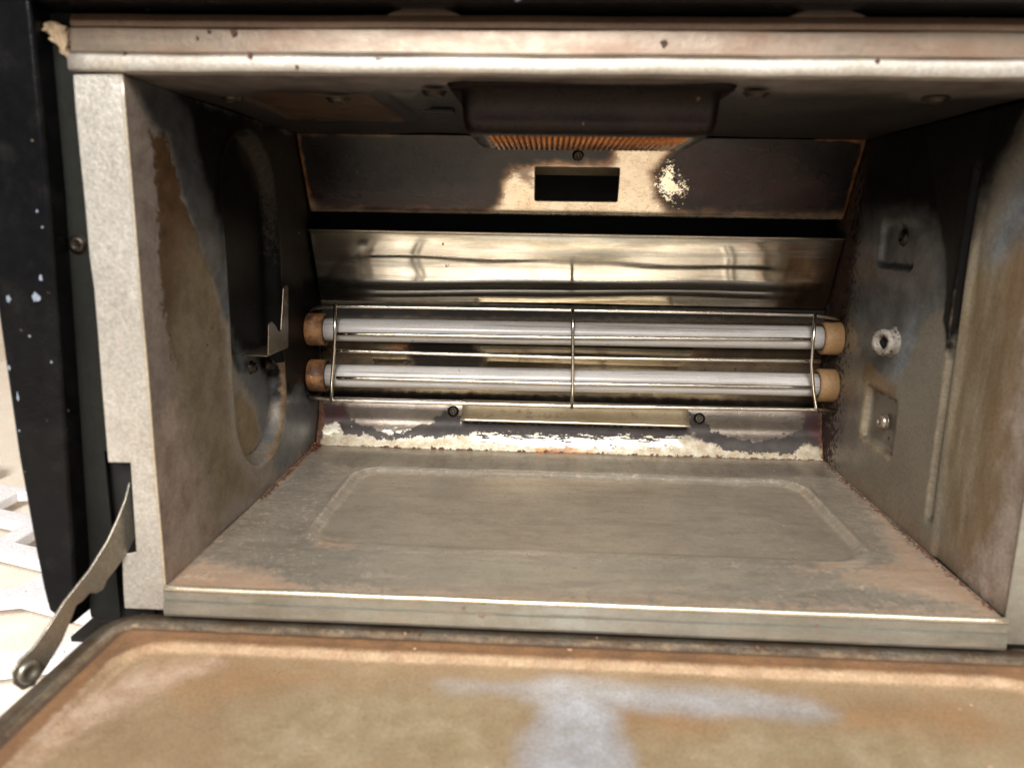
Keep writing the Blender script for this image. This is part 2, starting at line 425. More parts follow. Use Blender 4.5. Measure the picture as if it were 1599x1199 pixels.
M_top = stained('scorched back panel', c(222, 212, 194), c(186, 168, 146), 0.26, 0.85, grain='s', bump=0.22, var=0.6,
    layers=[dict(a='dim', col=c(120, 98, 84), col2=c(92, 80, 76), soft=0.25, amp=0.3, ns=1.5, rough=0.3, metal=0.8, op=0.85, st=(0.5, 1.5, 1)),
            dict(a='soot', off=0.16, col=c(140, 108, 78), col2=c(112, 84, 62), soft=0.32, amp=0.12, ns=1.2, rough=0.32, metal=0.6),
            dict(a='soot', off=-0.05, col=c(28, 24, 25), col2=c(38, 34, 35), soft=0.3, amp=0.25, ns=1.1, rough=0.22, metal=0.15, spec=0.3),
            dict(a='black', col=c(16, 14, 15), col2=c(24, 21, 22), soft=0.9, amp=0.3, ns=0.8, rough=0.22, metal=0.05, spec=0.25),
            dict(a='violet', col=c(50, 31, 33), col2=c(34, 26, 28), soft=0.8, amp=0.5, ns=1.0, rough=0.32, metal=0.45, st=(0.5, 1.2, 1)),
            dict(a='rim', col=c(140, 96, 56), col2=c(80, 54, 36), soft=0.1, amp=0.12, ns=1.3, rough=0.4, metal=0.4),
            dict(a='flakecore', col=c(252, 248, 236), col2=c(244, 236, 214), soft=0.015, amp=0.8, ns=3.4, nr=0.8, off=-0.08, rough=0.3, metal=0.85),
            dict(a='flake', col=c(250, 245, 228), col2=c(240, 228, 200), soft=0.015, amp=1.5, ns=3.6, nr=0.8, off=-0.55, rough=0.3, metal=0.85),
            dict(a='chips', col=c(130, 116, 100), col2=c(96, 84, 74), soft=0.02, amp=3.2, ns=4.5, nr=0.8, off=-3.3, rough=0.7, metal=0.0, op=0.8)],
    specks=[('l', 0.9, 0.05, c(220, 210, 190))])
M_refl = stained('polished reflector', c(206, 202, 194), c(184, 180, 170), 0.055, 1.0, grain='s', bump=0.012, var=0.5, grainamp=0.05,
    layers=[dict(a='lefttint', col=c(58, 48, 40), col2=c(84, 74, 62), soft=0.8, amp=0.3, ns=1.2, rough=0.22, metal=0.9, op=0.9),
            dict(a='righttint', col=c(84, 58, 46), col2=c(122, 96, 66), soft=0.9, amp=0.4, ns=1.1, rough=0.24, metal=0.9, op=0.9, st=(1.4, 0.6, 1)),
            dict(a='dullgrey', col=c(96, 94, 84), col2=c(140, 134, 116), soft=0.35, amp=0.35, ns=0.8, st=(0.35, 2.2, 1), rough=0.22, metal=0.9, op=0.8),  # greyer and duller along the top and around the middle
            dict(a='streaks', col=c(132, 138, 140), col2=c(112, 118, 122), soft=0.12, amp=0.7, ns=1.0, st=(0.1, 2.2, 1), off=-0.12, rough=0.14, metal=1.0, op=0.45)],  # blue-grey reflection bands painted across the polished steel
    specks=[('d', 0.8, 0.09, c(40, 22, 16))])
M_back = stained('stained back reflector', c(134, 124, 104), c(104, 92, 74), 0.14, 0.9, grain='s', bump=0.04, var=0.8,
    layers=[dict(a='darkband', col=c(20, 15, 12), col2=c(38, 30, 22), soft=0.3, amp=0.15, ns=1.6, rough=0.5, metal=0.4),
            dict(a='copper', col=c(150, 98, 66), col2=c(130, 96, 66), soft=0.3, amp=0.4, ns=2.2, rough=0.3, metal=0.8, op=0.8),
            dict(a='dull', col=c(112, 98, 78), col2=c(84, 66, 54), soft=0.25, amp=0.3, ns=1.4, rough=0.5, metal=0.5, op=0.8),
            dict(n=1, col=c(60, 42, 36), col2=c(82, 58, 44), soft=0.2, amp=0.5, ns=0.7, off=-0.25, rough=0.3, metal=0.7, op=0.8)],
    specks=[('d', 1.0, 0.10, c(24, 15, 11)), ('d', 2.2, 0.05, c(30, 18, 12))])
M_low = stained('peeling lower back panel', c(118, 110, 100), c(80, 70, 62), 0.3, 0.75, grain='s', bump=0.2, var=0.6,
    layers=[dict(a='cream', col=c(150, 143, 126), col2=c(124, 110, 86), cs=1.8, soft=0.1, amp=0.3, ns=1.9, nr=0.75, rough=0.45, metal=0.4),
            dict(a='white', col=c(206, 202, 188), col2=c(168, 158, 134), soft=0.06, amp=0.5, ns=3, nr=0.75, st=(0.6, 1.6, 1), rough=0.36, metal=0.6),
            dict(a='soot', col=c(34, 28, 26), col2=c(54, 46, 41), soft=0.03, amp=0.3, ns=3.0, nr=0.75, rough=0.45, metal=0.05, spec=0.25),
            dict(a='streak', col=c(46, 38, 38), col2=c(38, 32, 33), spec=0.25, soft=0.03, amp=0.95, ns=2.4, nr=0.72, st=(0.55, 3.2, 1), off=-0.2, rough=0.45, metal=0.05),
            dict(a='red', col=c(64, 34, 32), col2=c(48, 30, 30), soft=0.2, amp=0.3, ns=1.6, rough=0.4, metal=0.35),
            dict(a='orange', col=c(176, 120, 62), col2=c(140, 88, 48), soft=0.15, amp=0.3, ns=2.5, rough=0.6, metal=0.1, op=0.85, st=(0.5, 1.4, 1)),
            dict(a='seam', col=c(58, 34, 24), col2=c(110, 72, 48), soft=0.04, amp=0.25, ns=3.5, off=-0.05, rough=0.9, metal=0.0, cs=4)],
    specks=[('d', 1.4, 0.07, c(50, 32, 26)), ('l', 1.5, 0.05, c(220, 212, 190))])
M_flap = stained('flap plate', c(196, 180, 150), c(168, 148, 116), 0.35, 0.6, grain='s', coord='obj', bump=0.15,
    layers=[dict(n=1, col=c(94, 62, 34), col2=c(120, 82, 46), soft=0.2, amp=0.5, ns=1.4, off=-0.3, rough=0.5, metal=0.4, op=0.8)])
M_frame = stained('pale galvanised flange', c(190, 185, 176), c(172, 166, 156), 0.32, 0.7, coord='obj', grain=None, bump=0.3, var=0.6, scratches=0.35,
    layers=[dict(n=1, col=c(206, 202, 194), col2=c(214, 210, 204), soft=0.2, amp=0.6, ns=2.6, nr=0.75, off=-0.15, rough=0.34, metal=0.6, op=0.22, st=(1, 1, 0.4)),
            dict(n=1, col=c(112, 78, 50), col2=c(140, 100, 66), soft=0.05, amp=0.9, ns=1.6, off=-0.85, rough=0.8, metal=0.0, op=0.8, st=(2.5, 1, 0.5)),
            dict(n=1, col=c(150, 124, 98), col2=c(134, 108, 84), soft=0.35, amp=0.5, ns=0.8, off=-0.42, rough=0.55, metal=0.2, op=0.6, st=(2.5, 1, 0.5))],
    specks=[('d', 1.0, 0.09, c(150, 104, 70)), ('d', 2.2, 0.03, c(110, 88, 70))])
M_hood = stained('browned top frame', c(106, 95, 82), c(84, 71, 58), 0.36, 0.5, coord='obj', grain='s', bump=0.2, var=0.7,
    layers=[dict(n=1, col=c(104, 72, 46), col2=c(86, 60, 42), soft=0.5, amp=0.7, ns=0.35, off=-0.2, rough=0.5, metal=0.3, op=0.7, st=(1, 1, 3)),
            dict(n=1, col=c(74, 42, 28), col2=c(92, 56, 40), soft=0.08, amp=0.8, ns=1.5, off=-0.75, rough=0.8, metal=0.0, op=0.8)],
    specks=[('d', 0.75, 0.14, c(84, 48, 32)), ('d', 1.8, 0.05, c(90, 60, 44))])
M_hoodlip = stained('bright rolled lip', c(152, 146, 137), c(134, 126, 114), 0.42, 0.45, coord='obj', grain=None, bump=0.2,
    layers=[dict(n=1, col=c(150, 126, 98), col2=c(170, 146, 112), soft=0.3, amp=0.5, ns=0.6, off=-0.4, rough=0.5, metal=0.3, op=0.7, st=(1, 1, 3))],
    specks=[('d', 1.2, 0.08, c(90, 62, 50))])
M_door = stained('baked brown door lining', c(166, 144, 114), c(130, 106, 78), 0.36, 0.3, bump=0.3, var=0.9, scratches=0.3,
    layers=[dict(a='olive', col=c(166, 150, 122), col2=c(146, 128, 98), soft=1.4, amp=1.2, ns=0.35, rough=0.45, metal=0.25, op=0.85),
            dict(a='orange', col=c(156, 114, 74), col2=c(140, 104, 68), soft=0.9, amp=0.7, ns=0.7, rough=0.5, metal=0.15, op=0.55),
            dict(a='pinkish', col=c(188, 164, 144), col2=c(160, 130, 106), soft=0.6, amp=0.7, ns=1.2, nr=0.72, rough=0.5, metal=0.15, op=0.75),
            dict(a='bluegrey', col=c(162, 154, 150), col2=c(176, 170, 166), soft=0.5, amp=0.35, ns=0.6, nr=0.6, rough=0.36, metal=0.4, op=0.9),
            dict(a='bluecore', col=c(196, 199, 206), col2=c(170, 168, 168), soft=0.9, amp=0.3, ns=0.5, rough=0.3, metal=0.45, op=0.95),
            dict(a='rimband', col=c(126, 92, 62), col2=c(106, 78, 54), soft=0.1, amp=0.1, ns=2, rough=0.65, metal=0.1),
            dict(a='lightline', col=c(164, 138, 108), col2=c(138, 108, 80), soft=0.10, amp=0.1, ns=1.6, rough=0.6, metal=0.1, op=0.85),
            dict(a='roll', col=c(104, 96, 84), col2=c(88, 72, 56), soft=0.1, amp=0.12, ns=1.2, rough=0.3, metal=0.6),
            dict(a='groove', col=c(52, 40, 30), col2=c(70, 50, 36), soft=0.08, amp=0.06, ns=1.2, rough=0.7, metal=0.1, op=0.9)],
    specks=[('d', 0.6, 0.10, c(96, 60, 36)), ('l', 2.0, 0.045, c(200, 160, 124)), ('o', 5.0, 0.025, c(120, 78, 50))])
M_black = stained('chipped black enamel', c(5, 5, 6), c(12, 12, 13), 0.2, 0.0, coord='obj', bump=0.2,
    layers=[dict(n=1, col=c(120, 130, 148), col2=c(90, 96, 106), soft=0.02, amp=1.0, ns=1.3, nr=0.75, off=-0.95, rough=0.5), dict(n=1, col=c(24, 22, 21), col2=c(36, 35, 34), soft=0.4, amp=0.8, ns=0.8, off=-0.3, rough=0.45, op=0.3)],
    specks=[('l', 0.7, 0.12, c(130, 140, 156)), ('l', 1.9, 0.035, c(110, 96, 80))])
M_strip = stained('satin black strip', c(28, 29, 26), c(19, 19, 17), 0.42, 0.0, coord='obj', bump=0.1, specks=[('d', 0.8, 0.05, c(20, 20, 20))])
for _m in (M_black, M_strip): _m.node_tree.nodes['Principled BSDF'].inputs['Specular IOR Level'].default_value = 0.14
M_dark = plain('dark void metal', c(16, 14, 12), 0.6, 0.2)
M_screw = plain('sooted screw steel', c(64, 58, 50), 0.38, 0.8, c(40, 34, 28))
M_screwl = plain('pale screw zinc', c(176, 168, 154), 0.35, 0.7, c(110, 92, 76))
M_wire = stained('heat blued wire', c(222, 216, 204), c(180, 170, 154), 0.2, 1.0, coord='obj', bump=0.05,
    layers=[dict(n=1, col=c(110, 86, 66), col2=c(150, 120, 84), soft=0.3, amp=0.5, ns=0.9, off=-0.35, rough=0.3, metal=0.8, op=0.7)])
M_tube = stained('milky quartz', c(194, 190, 185), c(176, 172, 167), 0.3, 0.0, coord='obj', grain='s', bump=0.03, grainamp=0.05, spec=0.5,
    layers=[dict(n=1, col=c(96, 84, 76), col2=c(120, 112, 106), soft=0.05, amp=0.9, ns=1.0, off=-0.32, op=0.5, st=(0.04, 3.0, 3.0), rough=0.25, metal=0.0), dict(n=1, col=c(214, 210, 206), col2=c(200, 198, 196), soft=0.1, amp=0.8, ns=1.0, off=-0.3, op=0.45, st=(0.1, 3.0, 3.0), rough=0.1, metal=0.0)],  # dark lengthwise lines painted in as shadows of the wires
    specks=[('d', 1.0, 0.06, c(60, 40, 30)), ('d', 2.4, 0.03, c(70, 50, 40))])
M_capR = stained('tan ceramic', c(150, 118, 80), c(122, 92, 60), 0.6, 0.0, coord='obj', bump=0.3,
    specks=[('d', 3.0, 0.03, c(110, 76, 46)), ('d', 1.6, 0.06, c(60, 36, 22))])
M_capL = stained('scorched ceramic', c(160, 116, 74), c(120, 80, 48), 0.55, 0.0, coord='obj', bump=0.4,
    layers=[dict(n=1, col=c(52, 30, 18), col2=c(80, 48, 28), soft=0.3, amp=0.7, ns=1.1, off=0.0, rough=0.6, metal=0.0, op=0.9)],
    specks=[('d', 2.6, 0.05, c(40, 24, 16)), ('l', 2.0, 0.05, c(210, 180, 140))])
M_bolt = stained('crusted bolt', c(160, 152, 142), c(104, 94, 84), 0.6, 0.35, coord='obj', bump=0.8,
    layers=[dict(n=1, col=c(74, 62, 52), col2=c(54, 44, 36), soft=0.1, amp=0.6, ns=3.5, off=-0.25, rough=0.8, metal=0.1)])
M_bracket = stained('bracket steel', c(112, 100, 84), c(74, 64, 54), 0.3, 0.8, coord='obj', bump=0.15)
M_lamp = stained('sooted lamp housing', c(20, 11, 9), c(10, 6, 5), 0.2, 0.0, coord='obj', bump=0.25, spec=0.12,
    layers=[dict(n=1, col=c(28, 19, 17), col2=c(38, 27, 22), soft=0.4, amp=0.5, ns=0.6, off=-0.25, rough=0.4, metal=0.0, op=0.7)],
    specks=[('l', 1.0, 0.09, c(124, 108, 92)), ('d', 1.3, 0.07, c(90, 72, 58))])
M_arm = stained('link arm steel', c(158, 152, 138), c(134, 126, 112), 0.32, 0.8, coord='obj', bump=0.12,
    layers=[dict(n=1, col=c(112, 90, 64), col2=c(92, 76, 58), soft=0.2, amp=0.5, ns=0.9, off=-0.3, rough=0.5, metal=0.4, op=0.8)])
T = NT('amber ribbed glass')
T.b.inputs['Base Color'].default_value = c(200, 126, 60); T.b.inputs['Roughness'].default_value = 0.25
T.b.inputs['Transmission Weight'].default_value = 0.25; T.b.inputs['IOR'].default_value = 1.45
tc = T.n('ShaderNodeTexCoord'); mpp = T.n('ShaderNodeMapping'); T.put(mpp.inputs[0], tc.outputs['Object']); mpp.inputs['Scale'].default_value = (100, 100, 100)
gn = T.noise(mpp.outputs[0], 0.9, 4, 0.6)
T.put(T.b.inputs['Base Color'], T.mix(T.smooth(gn, 0.3, 0.7), c(176, 102, 48), c(230, 150, 76)))
M_glass = T.m

# ------------------------------------------------------------------ the oven
oven = empty('toaster_oven', (0, 9, -2.0), 'open black toaster oven with sooty steel cavity, two white heating tubes and brown stained door', 'toaster oven')
ZC = 17.73

# --- cavity floor
def h_floor(s, t):
    d = rrect(s, t, -11.35, 12.35, 4.1, 14.0, 1.7)
    fade = sstep(3.9, 6.0, t)
    bead = 0.2 * np.exp(-(d / 0.22) ** 2) * (0.0 + 1.0 * fade)
    sink = -0.10 * sstep(0.05, 0.5, d)
    return bead + sink + wave(s, t, 0.8) * sstep(0, 1.5, t)
floor = panel('cavity_floor', (0, 0, 0), (1, 0, 0), (0, 1, 0), (0, 0, 1), (-14.99, 14.99), (0.02, 18.1), 0.1, M_floor, oven, h_floor, dict(
    edge=lambda s, t: np.maximum(np.maximum(0.2 - (15 - s) * 0.5 - t * 0.02, -0.1 - (s + 15) * 0.6), 0.3 - t),
    rust=[[(-15.08, 0.09), (-9.92, -0.14), (-11.72, 1.54), (-14.14, 1.91), (-15.25, 1.81)], [(-10.59, 4.05), (-9.58, 3.81), (-8.88, 4.2), (-10.62, 5.05)], [(10.01, 2.54), (14.99, 0.45), (14.52, 5.58), (14.72, 9.97), (13.15, 4.22), (11.08, 3.46)], [(8.68, 2.98), (11.45, 3.78), (11.75, 4.22), (10.26, 3.98)]],
    inner=lambda s, t: rrect(s, t, -11.0, 12.0, 4.3, 13.7, 1.5),
    blue=[[(-11.05, 3.37), (-4.99, 3.28), (2.7, 3.04), (11.37, 2.93), (11.93, 1.4), (7.15, 1.01), (0.11, 1.19), (-7.13, 1.11), (-11.47, 1.57)]],
    back=[[(-14.29, 16.88), (14.49, 17.35), (14.42, 15.1), (0.53, 14.49), (-12.8, 14.28)]],
    pale=[[(9.98, 3.54), (10.57, 3.42), (10.17, 2.99), (9.82, 3.07)], [(-14.99, 1.27), (-13.43, 1.13), (-13.29, 0.24), (-14.97, 0.46)], [(10.76, 2.6), (11.85, 2.32), (11.32, 1.6), (10.45, 1.78)], [(-8.29, 1.83), (-6.27, 1.73), (-6.17, 1.19), (-7.91, 1.32)]]), label='pressed steel floor sheet with a raised rounded bead')
bm = bmesh.new()
extrude_profile(bm, [(0.0, -0.10), (0.0, 0.02), (-0.06, 0.075), (-0.15, 0.09), (-0.24, 0.06), (-0.28, -0.02), (-0.26, -0.10), (-0.1, -0.14)], -14.98, 15.02, 60, 0.006)
for f in bm.faces: f.smooth = True
obj('floor_edge', bm, M_edge, floor, label='front edge of the cavity floor with a painted highlight')
bm = bmesh.new()
extrude_profile(bm, [(-0.05, -0.14), (-0.22, -0.12), (-0.24, -0.42), (-0.2, -0.47), (-0.3, -0.52), (-0.33, -0.95), (-0.3, -1.05), (-0.05, -1.05)], -15.0, 15.05, 40, 0.006)
obj('front_sill', bm, M_lip, floor, label='grey folded sill under the floor edge')

# --- left wall
def h_left(s, t):
    d = rrect(s, t, 6.9, 13.4, 1.5, 17.1, 3.2)
    wd = 0.2 + 0.4 * sstep(9.5, 12.0, s)
    rec = -0.6 * sstep(-0.02, 1.0, d / wd)
    rim = 0.07 * np.exp(-((d + 0.12) / 0.2) ** 2)
    return rec + rim + wave(s, t, 1.3) * sstep(0, 1, s)
wall_l = panel('side_wall', (-15, 0, 0), (0, 1, 0), (0, 0, 1), (1, 0, 0), (0.0, 20.4), (-0.1, 17.72), 0.1, M_left, oven, h_left, dict(
    front=[[(-0.04, 18.02), (0.76, 16.98), (2.05, 15.66), (1.47, 13.46), (1.38, 11.46), (1.57, 9.14), (1.56, 7.24), (1.76, 4.72), (2.39, 1.91), (0.34, -1.11), (-2.67, -0.43)]],
    low=[[(0.59, 6.51), (2.06, 6.64), (4.19, 2.33), (5.12, -0.05), (-0.04, -0.39), (-2.64, -0.22), (-0.77, 3.62)]],
    brown=[[(1.18, 16.25), (1.65, 15.95), (2.4, 16.18), (2.92, 15.3), (3.46, 13.95), (4.57, 12.51), (5.5, 10.95), (6.06, 8.5), (6.06, 6.29), (4.67, 5.5), (3.16, 6.9), (1.71, 8.17), (1.39, 10.09), (1.36, 11.91), (1.53, 14.11), (1.56, 15.41)]],
    olive=[[(3.46, 12.3), (5.03, 11.75), (6.58, 9.8), (6.71, 6.15), (6.63, 3.26), (8.91, 0.65), (4.62, 1.03), (2.77, 4.42), (1.89, 7.17), (1.92, 9.57)]],
    grey=[[(0.31, 17.8), (4.84, 17.79), (7.16, 15.87), (7.6, 12.18), (7.6, 9.41), (6.59, 8.97), (5.76, 10.67), (4.65, 12.26), (3.75, 13.49), (2.92, 15.3), (2.66, 16.05), (1.5, 16.35), (0.8, 17.18)]],
    soot=[[(2.41, 17.96), (16.79, 17.81), (21.38, 17.41), (19.58, 2.62), (17.04, 2.44), (13.43, 4.03), (11.94, 3.7), (10.36, 5.05), (8.56, 6.51), (7.09, 7.79), (7.24, 11.11), (6.46, 13.26), (5.4, 14.99), (4.69, 16.84)]],
    steel=[[(12.87, 3.47), (16.1, 4.15), (18.47, 2.08), (17.99, 0.24), (12.44, 0.28), (11.05, 0.57)], [(7.12, 8.91), (8.43, 8.16), (9.6, 5.53), (11.07, 3.92), (11.68, 1.74), (13.05, 4.8), (10.57, 6.6), (8.71, 7.53)]],
    tan=[[(7.42, 5.26), (8.93, 5.31), (10.64, 4.02), (11.32, 2.52), (9.9, 1.78), (7.97, 2.39), (7.05, 3.73)]],
    fuzz=[[(10.11, 17.22), (16.75, 17.48), (18.46, 13.67), (16.79, 9.47), (13.84, 10.71), (12.53, 14.51), (10.71, 16.16)]],
    grimeshade=lambda s, t: np.maximum(np.where((t < 5) , 0.10 - np.abs(rrect(s, t, 6.9, 13.4, 1.5, 17.1, 3.2) - 0.5) - 0.03 * t, -9.0), np.where(t < 3.4, 0.1 - np.hypot(0.55 * (s - (2.4 + t * 0.6 - 1.4)), t - 2.6) * 9.9 - 9 * (np.abs(s - 2.4) > 0.8), -9.0)),  # shade inside the oval's lower edge painted with the grime, plus a scratch
    litedge=lambda s, t: np.where((s > 10.5) & (t < 6.0), 0.16 - np.abs(rrect(s, t, 6.9, 13.4, 1.5, 17.1, 3.2) - 0.02), -9.0),  # lit far side of the oval recess, painted as a paler edge
    crust=lambda s, t: np.where(s > 13, 0.25 - t * 0.9 - (18 - s) * 0.05, -9.0)), label='left inner wall with a tall oval recess, brown and black heat stains')
# bent bracket fixed in the recess
def PB(a, b, h): return Vector((-15.4 + h, a, b))
BRK = [(9.06, 7.04), (9.34, 8.46), (9.69, 8.54), (10.16, 8.3), (10.55, 7.93), (10.9, 7.95), (11.54, 9.94), (11.92, 10.06), (12.18, 9.91), (11.79, 6.95)]
bm = bmesh.new()
box(bm, -15.42, -14.2, BRK[0][0], BRK[-1][0], BRK[0][1] - 0.08, BRK[0][1] + 0.0)                                  # shelf
pl = lambda a, b, h: Vector((-14.2 + h, a, b))
plate(bm, BRK, pl, 0.08)
obj('rack_bracket', bm, M_bracket, wall_l, bevel=0.03, label='small bent steel bracket sticking out of the left wall')
for (yy, zz) in ([(10.11, 6.24), (12.35, 5.98)]):
    bm = bmesh.new()
    M = Matrix.Translation(Vector((-15.42, yy, zz))) @ Vector((1, 0, 0)).to_track_quat('Z', 'Y').to_matrix().to_4x4()
    lathe(bm, [(0.34, 0), (0.34, 0.06), (0.26, 0.12), (0.22, 0.3), (0.12, 0.3), (0.1, 0.1), (0, 0.1)], M, 20)
    obj('rivet', bm, M_screw, wall_l)

# --- right wall
def h_right(s, t):
    w = 0.32
    bead = -0.30 * np.exp(-((s - 5.9) / 0.25) ** 4) * sstep(1.0, 1.5, t) * (1 - sstep(15.3, 15.9, t))
    sq1 = -0.42 * sstep(0.0, 0.32, rrect(s, t, 9.8, 13.7, 2.6, 5.6, 0.4))
    sq2 = -0.35 * sstep(0.0, 0.35, rrect(s, t, 10.0, 14.1, 11.3, 13.7, 0.5))
    hole = -0.9 * sstep(0, 0.12, 0.42 - np.hypot(s - 12.0, t - 13.0))
    step = -0.12 * (1 - sstep(5.0, 5.5, s)) 
    return bead + sq1 + sq2 + step + wave(s, t, 1.3) * sstep(0, 1, s)
wall_r = panel('side_wall', (15, 0, 0), (0, 1, 0), (0, 0, 1), (-1, 0, 0), (0.0, 20.4), (-0.1, 17.72), 0.1, M_right, oven, h_right, dict(
    streak=[[(5.58, 13.73), (2.45, 14.15), (-0.42, 8.46), (0.84, 2.15), (4.52, 0.5), (5.77, 7.15)]],
    orange=[[(3.73, 13.27), (0.82, 13.31), (0.09, 10.47), (1.38, 5.78), (1.44, 2.13), (2.51, 0.35), (3.48, 0.42), (2.92, 5.31), (2.75, 8.74)], [(14.03, 0.39), (4.96, 0.15), (0.3, 0.09), (2.96, 0.27), (8.75, 0.8)]],
    pink=[[(1.46, 10.3), (0.2, 10.88), (-1.43, 4.49), (-0.19, 0.47), (0.89, 0.02), (2.93, 0.15), (1.95, 1.65), (1.29, 3.9), (1.54, 7.13)]],
    purple=[[(19.55, 4.23), (14.95, 5.2), (13.73, 2.41), (14.07, 0.55), (17.85, 0.24)]],
    grey=[[(18.21, 15.14), (6.3, 14.71), (6.15, 10.48), (8.58, 9.4), (9.3, 7.58), (10.31, 6.49), (12.43, 6.38), (14.5, 6.65), (16.3, 8.42), (17.87, 10.69)]],
    soot=[[(18.35, 18.79), (0.3, 18.47), (0.4, 17.75), (3.05, 16.63), (4.71, 14.66), (5.43, 11.79), (6.15, 10.48), (7.1, 11.17), (7.78, 12.7), (9.75, 13.75), (16.08, 13.78), (16.62, 11.12), (16.74, 8.36), (17.52, 6.12), (19.46, 5.77), (22.21, 15.29)]],
    gleam=[[(4.75, 12.31), (3.91, 13.95), (2.72, 15.33), (0.41, 16.63), (-0.28, 15.05), (1.89, 13.5), (3.81, 12.0)], [(8.94, 9.63), (9.3, 7.58), (10.31, 6.49), (11.38, 6.59), (10.71, 7.93)]],
    soottwo=[[(10.94, 18.17), (3.36, 17.82), (4.14, 16.42), (5.61, 15.59), (5.8, 14.93), (5.77, 13.25), (5.79, 11.52), (5.86, 9.74), (6.14, 8.14), (6.75, 9.63), (6.98, 11.7), (8.89, 14.81)]],
    tanspot=[[(13.95, 6.75), (11.64, 6.22), (10.23, 6.2), (10.19, 5.54), (12.91, 5.31), (14.23, 5.69)]],
    litedge=lambda s, t: np.maximum(np.where((t > 1.2) & (t < 11.5), 0.05 - np.abs(s - 6.24) - 0.02 * np.maximum(t - 8, 0), -9.0), np.minimum(0.14 - np.abs(rrect(s, t, 9.8, 13.7, 2.6, 5.6, 0.4) - 0.04), np.maximum(s - 13.2, 3.2 - t))),  # lit far sides of groove and lower square, painted paler
    grimeshade=lambda s, t: np.maximum.reduce([np.where((t > 1.2) & (t < 12.5), 0.03 - np.abs(s - 5.7), -9.0), np.minimum(0.05 - np.abs(rrect(s, t, 9.8, 13.7, 2.6, 5.6, 0.4) - 0.34), np.maximum(t - 5.0, 10.4 - s)), np.minimum(0.14 - np.abs(rrect(s, t, 10.0, 14.1, 11.3, 13.7, 0.5) - 0.2), 11.7 - t), 0.35 - np.hypot((s - 12.0), (t - 13.0) * 0.7)]),  # shaded sides of groove and squares darkened in paint, together with grime
    crust=lambda s, t: np.where(s > 15.5, 0.1 - np.abs(s - 18.5) * 0.25 + 0.25, -9.0)), label='right inner wall with pressed square recesses, a vertical bead and dark soot at the top')
screw('screw', (15.26, 11.6, 4.05), (-1, 0, 0.05), 0.36, wall_r, M_screwl, M_dark, 0.28, label='pale screw in the lower square recess')
screw('screw', (15.35, 12.0, 12.85), (-1, 0, 0), 0.34, wall_r, M_screw, M_dark, 0.2, label='sooty screw seen in the upper square recess')
bm = bmesh.new()
M = Matrix.Translation(Vector((15.02, 10.95, 8.05))) @ Vector((-1, -0.45, 0.05)).to_track_quat('Z', 'Y').to_matrix().to_4x4()
lathe(bm, [(0.72, -0.02), (0.74, 0.05), (0.6, 0.08), (0.58, 0.6), (0.62, 0.78), (0.57, 0.9), (0.42, 0.92), (0.33, 0.86), (0.32, 0.0), (0, 0.0)], M, 28)
for v in bm.verts: v.co += Vector([random.uniform(-0.02, 0.02) for _ in range(3)])
obj('threaded_stud', bm, M_bolt, wall_r, label='crusted pale hollow stud in the right wall')

bm = bmesh.new(); lathe(bm, [(0, 0.6), (0.33, 0.6), (0.33, 0.64), (0, 0.64)], M, 4)
obj('socket_shade', bm, M_dark, wall_r)  # dark plug standing in for the shade inside the hollow stud
# --- cavity ceiling
def h_ceil(s, t):
    acc = -0.10 * sstep(0, 0.12, rrect(s, t, -13.3, -7.9, 3.7, 11.6, 0.3))
    rb = 0.12 * np.exp(-((s + 6.6) / 0.5) ** 4) * sstep(3, 3.6, t) * (1 - sstep(10.5, 11, t))
    dim = 0.18 * np.exp(-(np.hypot(s - 11.7, t - 3.2) / 0.8) ** 2) + 0.18 * np.exp(-(np.hypot(s + 13.0, t - 3.6) / 0.8) ** 2)
    return acc + rb + dim + wave(s, t, 1.6) * sstep(0, 1, t)
ceil = panel('cavity_ceiling', (0, 0, ZC), (1, 0, 0), (0, 1, 0), (0, 0, -1), (-14.99, 14.99), (0.05, 16.66), 0.12, M_ceil, oven, h_ceil, dict(
    front=lambda s, t: 2.6 - t,
    brown=[[(-13.2, 3.8), (-8, 3.8), (-8, 11.4), (-13.2, 11.4)]]), label='sooty ceiling sheet of the cavity')
for (xx, yy) in ((-13.0, 3.7), (-9.1, 3.9), (-5.3, 2.2), (5.5, 2.0), (11.7, 2.7)):
    screw('ceiling_screw', (xx, yy, ZC - 0.14), (0, 0, -1), 0.36, ceil, M_screw, M_dark, 0.16)
bm = bmesh.new(); box(bm, -6.6, -5.2, 6.6, 7.3, ZC - 0.22, ZC - 0.05)
obj('ceiling_tab', bm, M_dark, ceil, bevel=0.04)

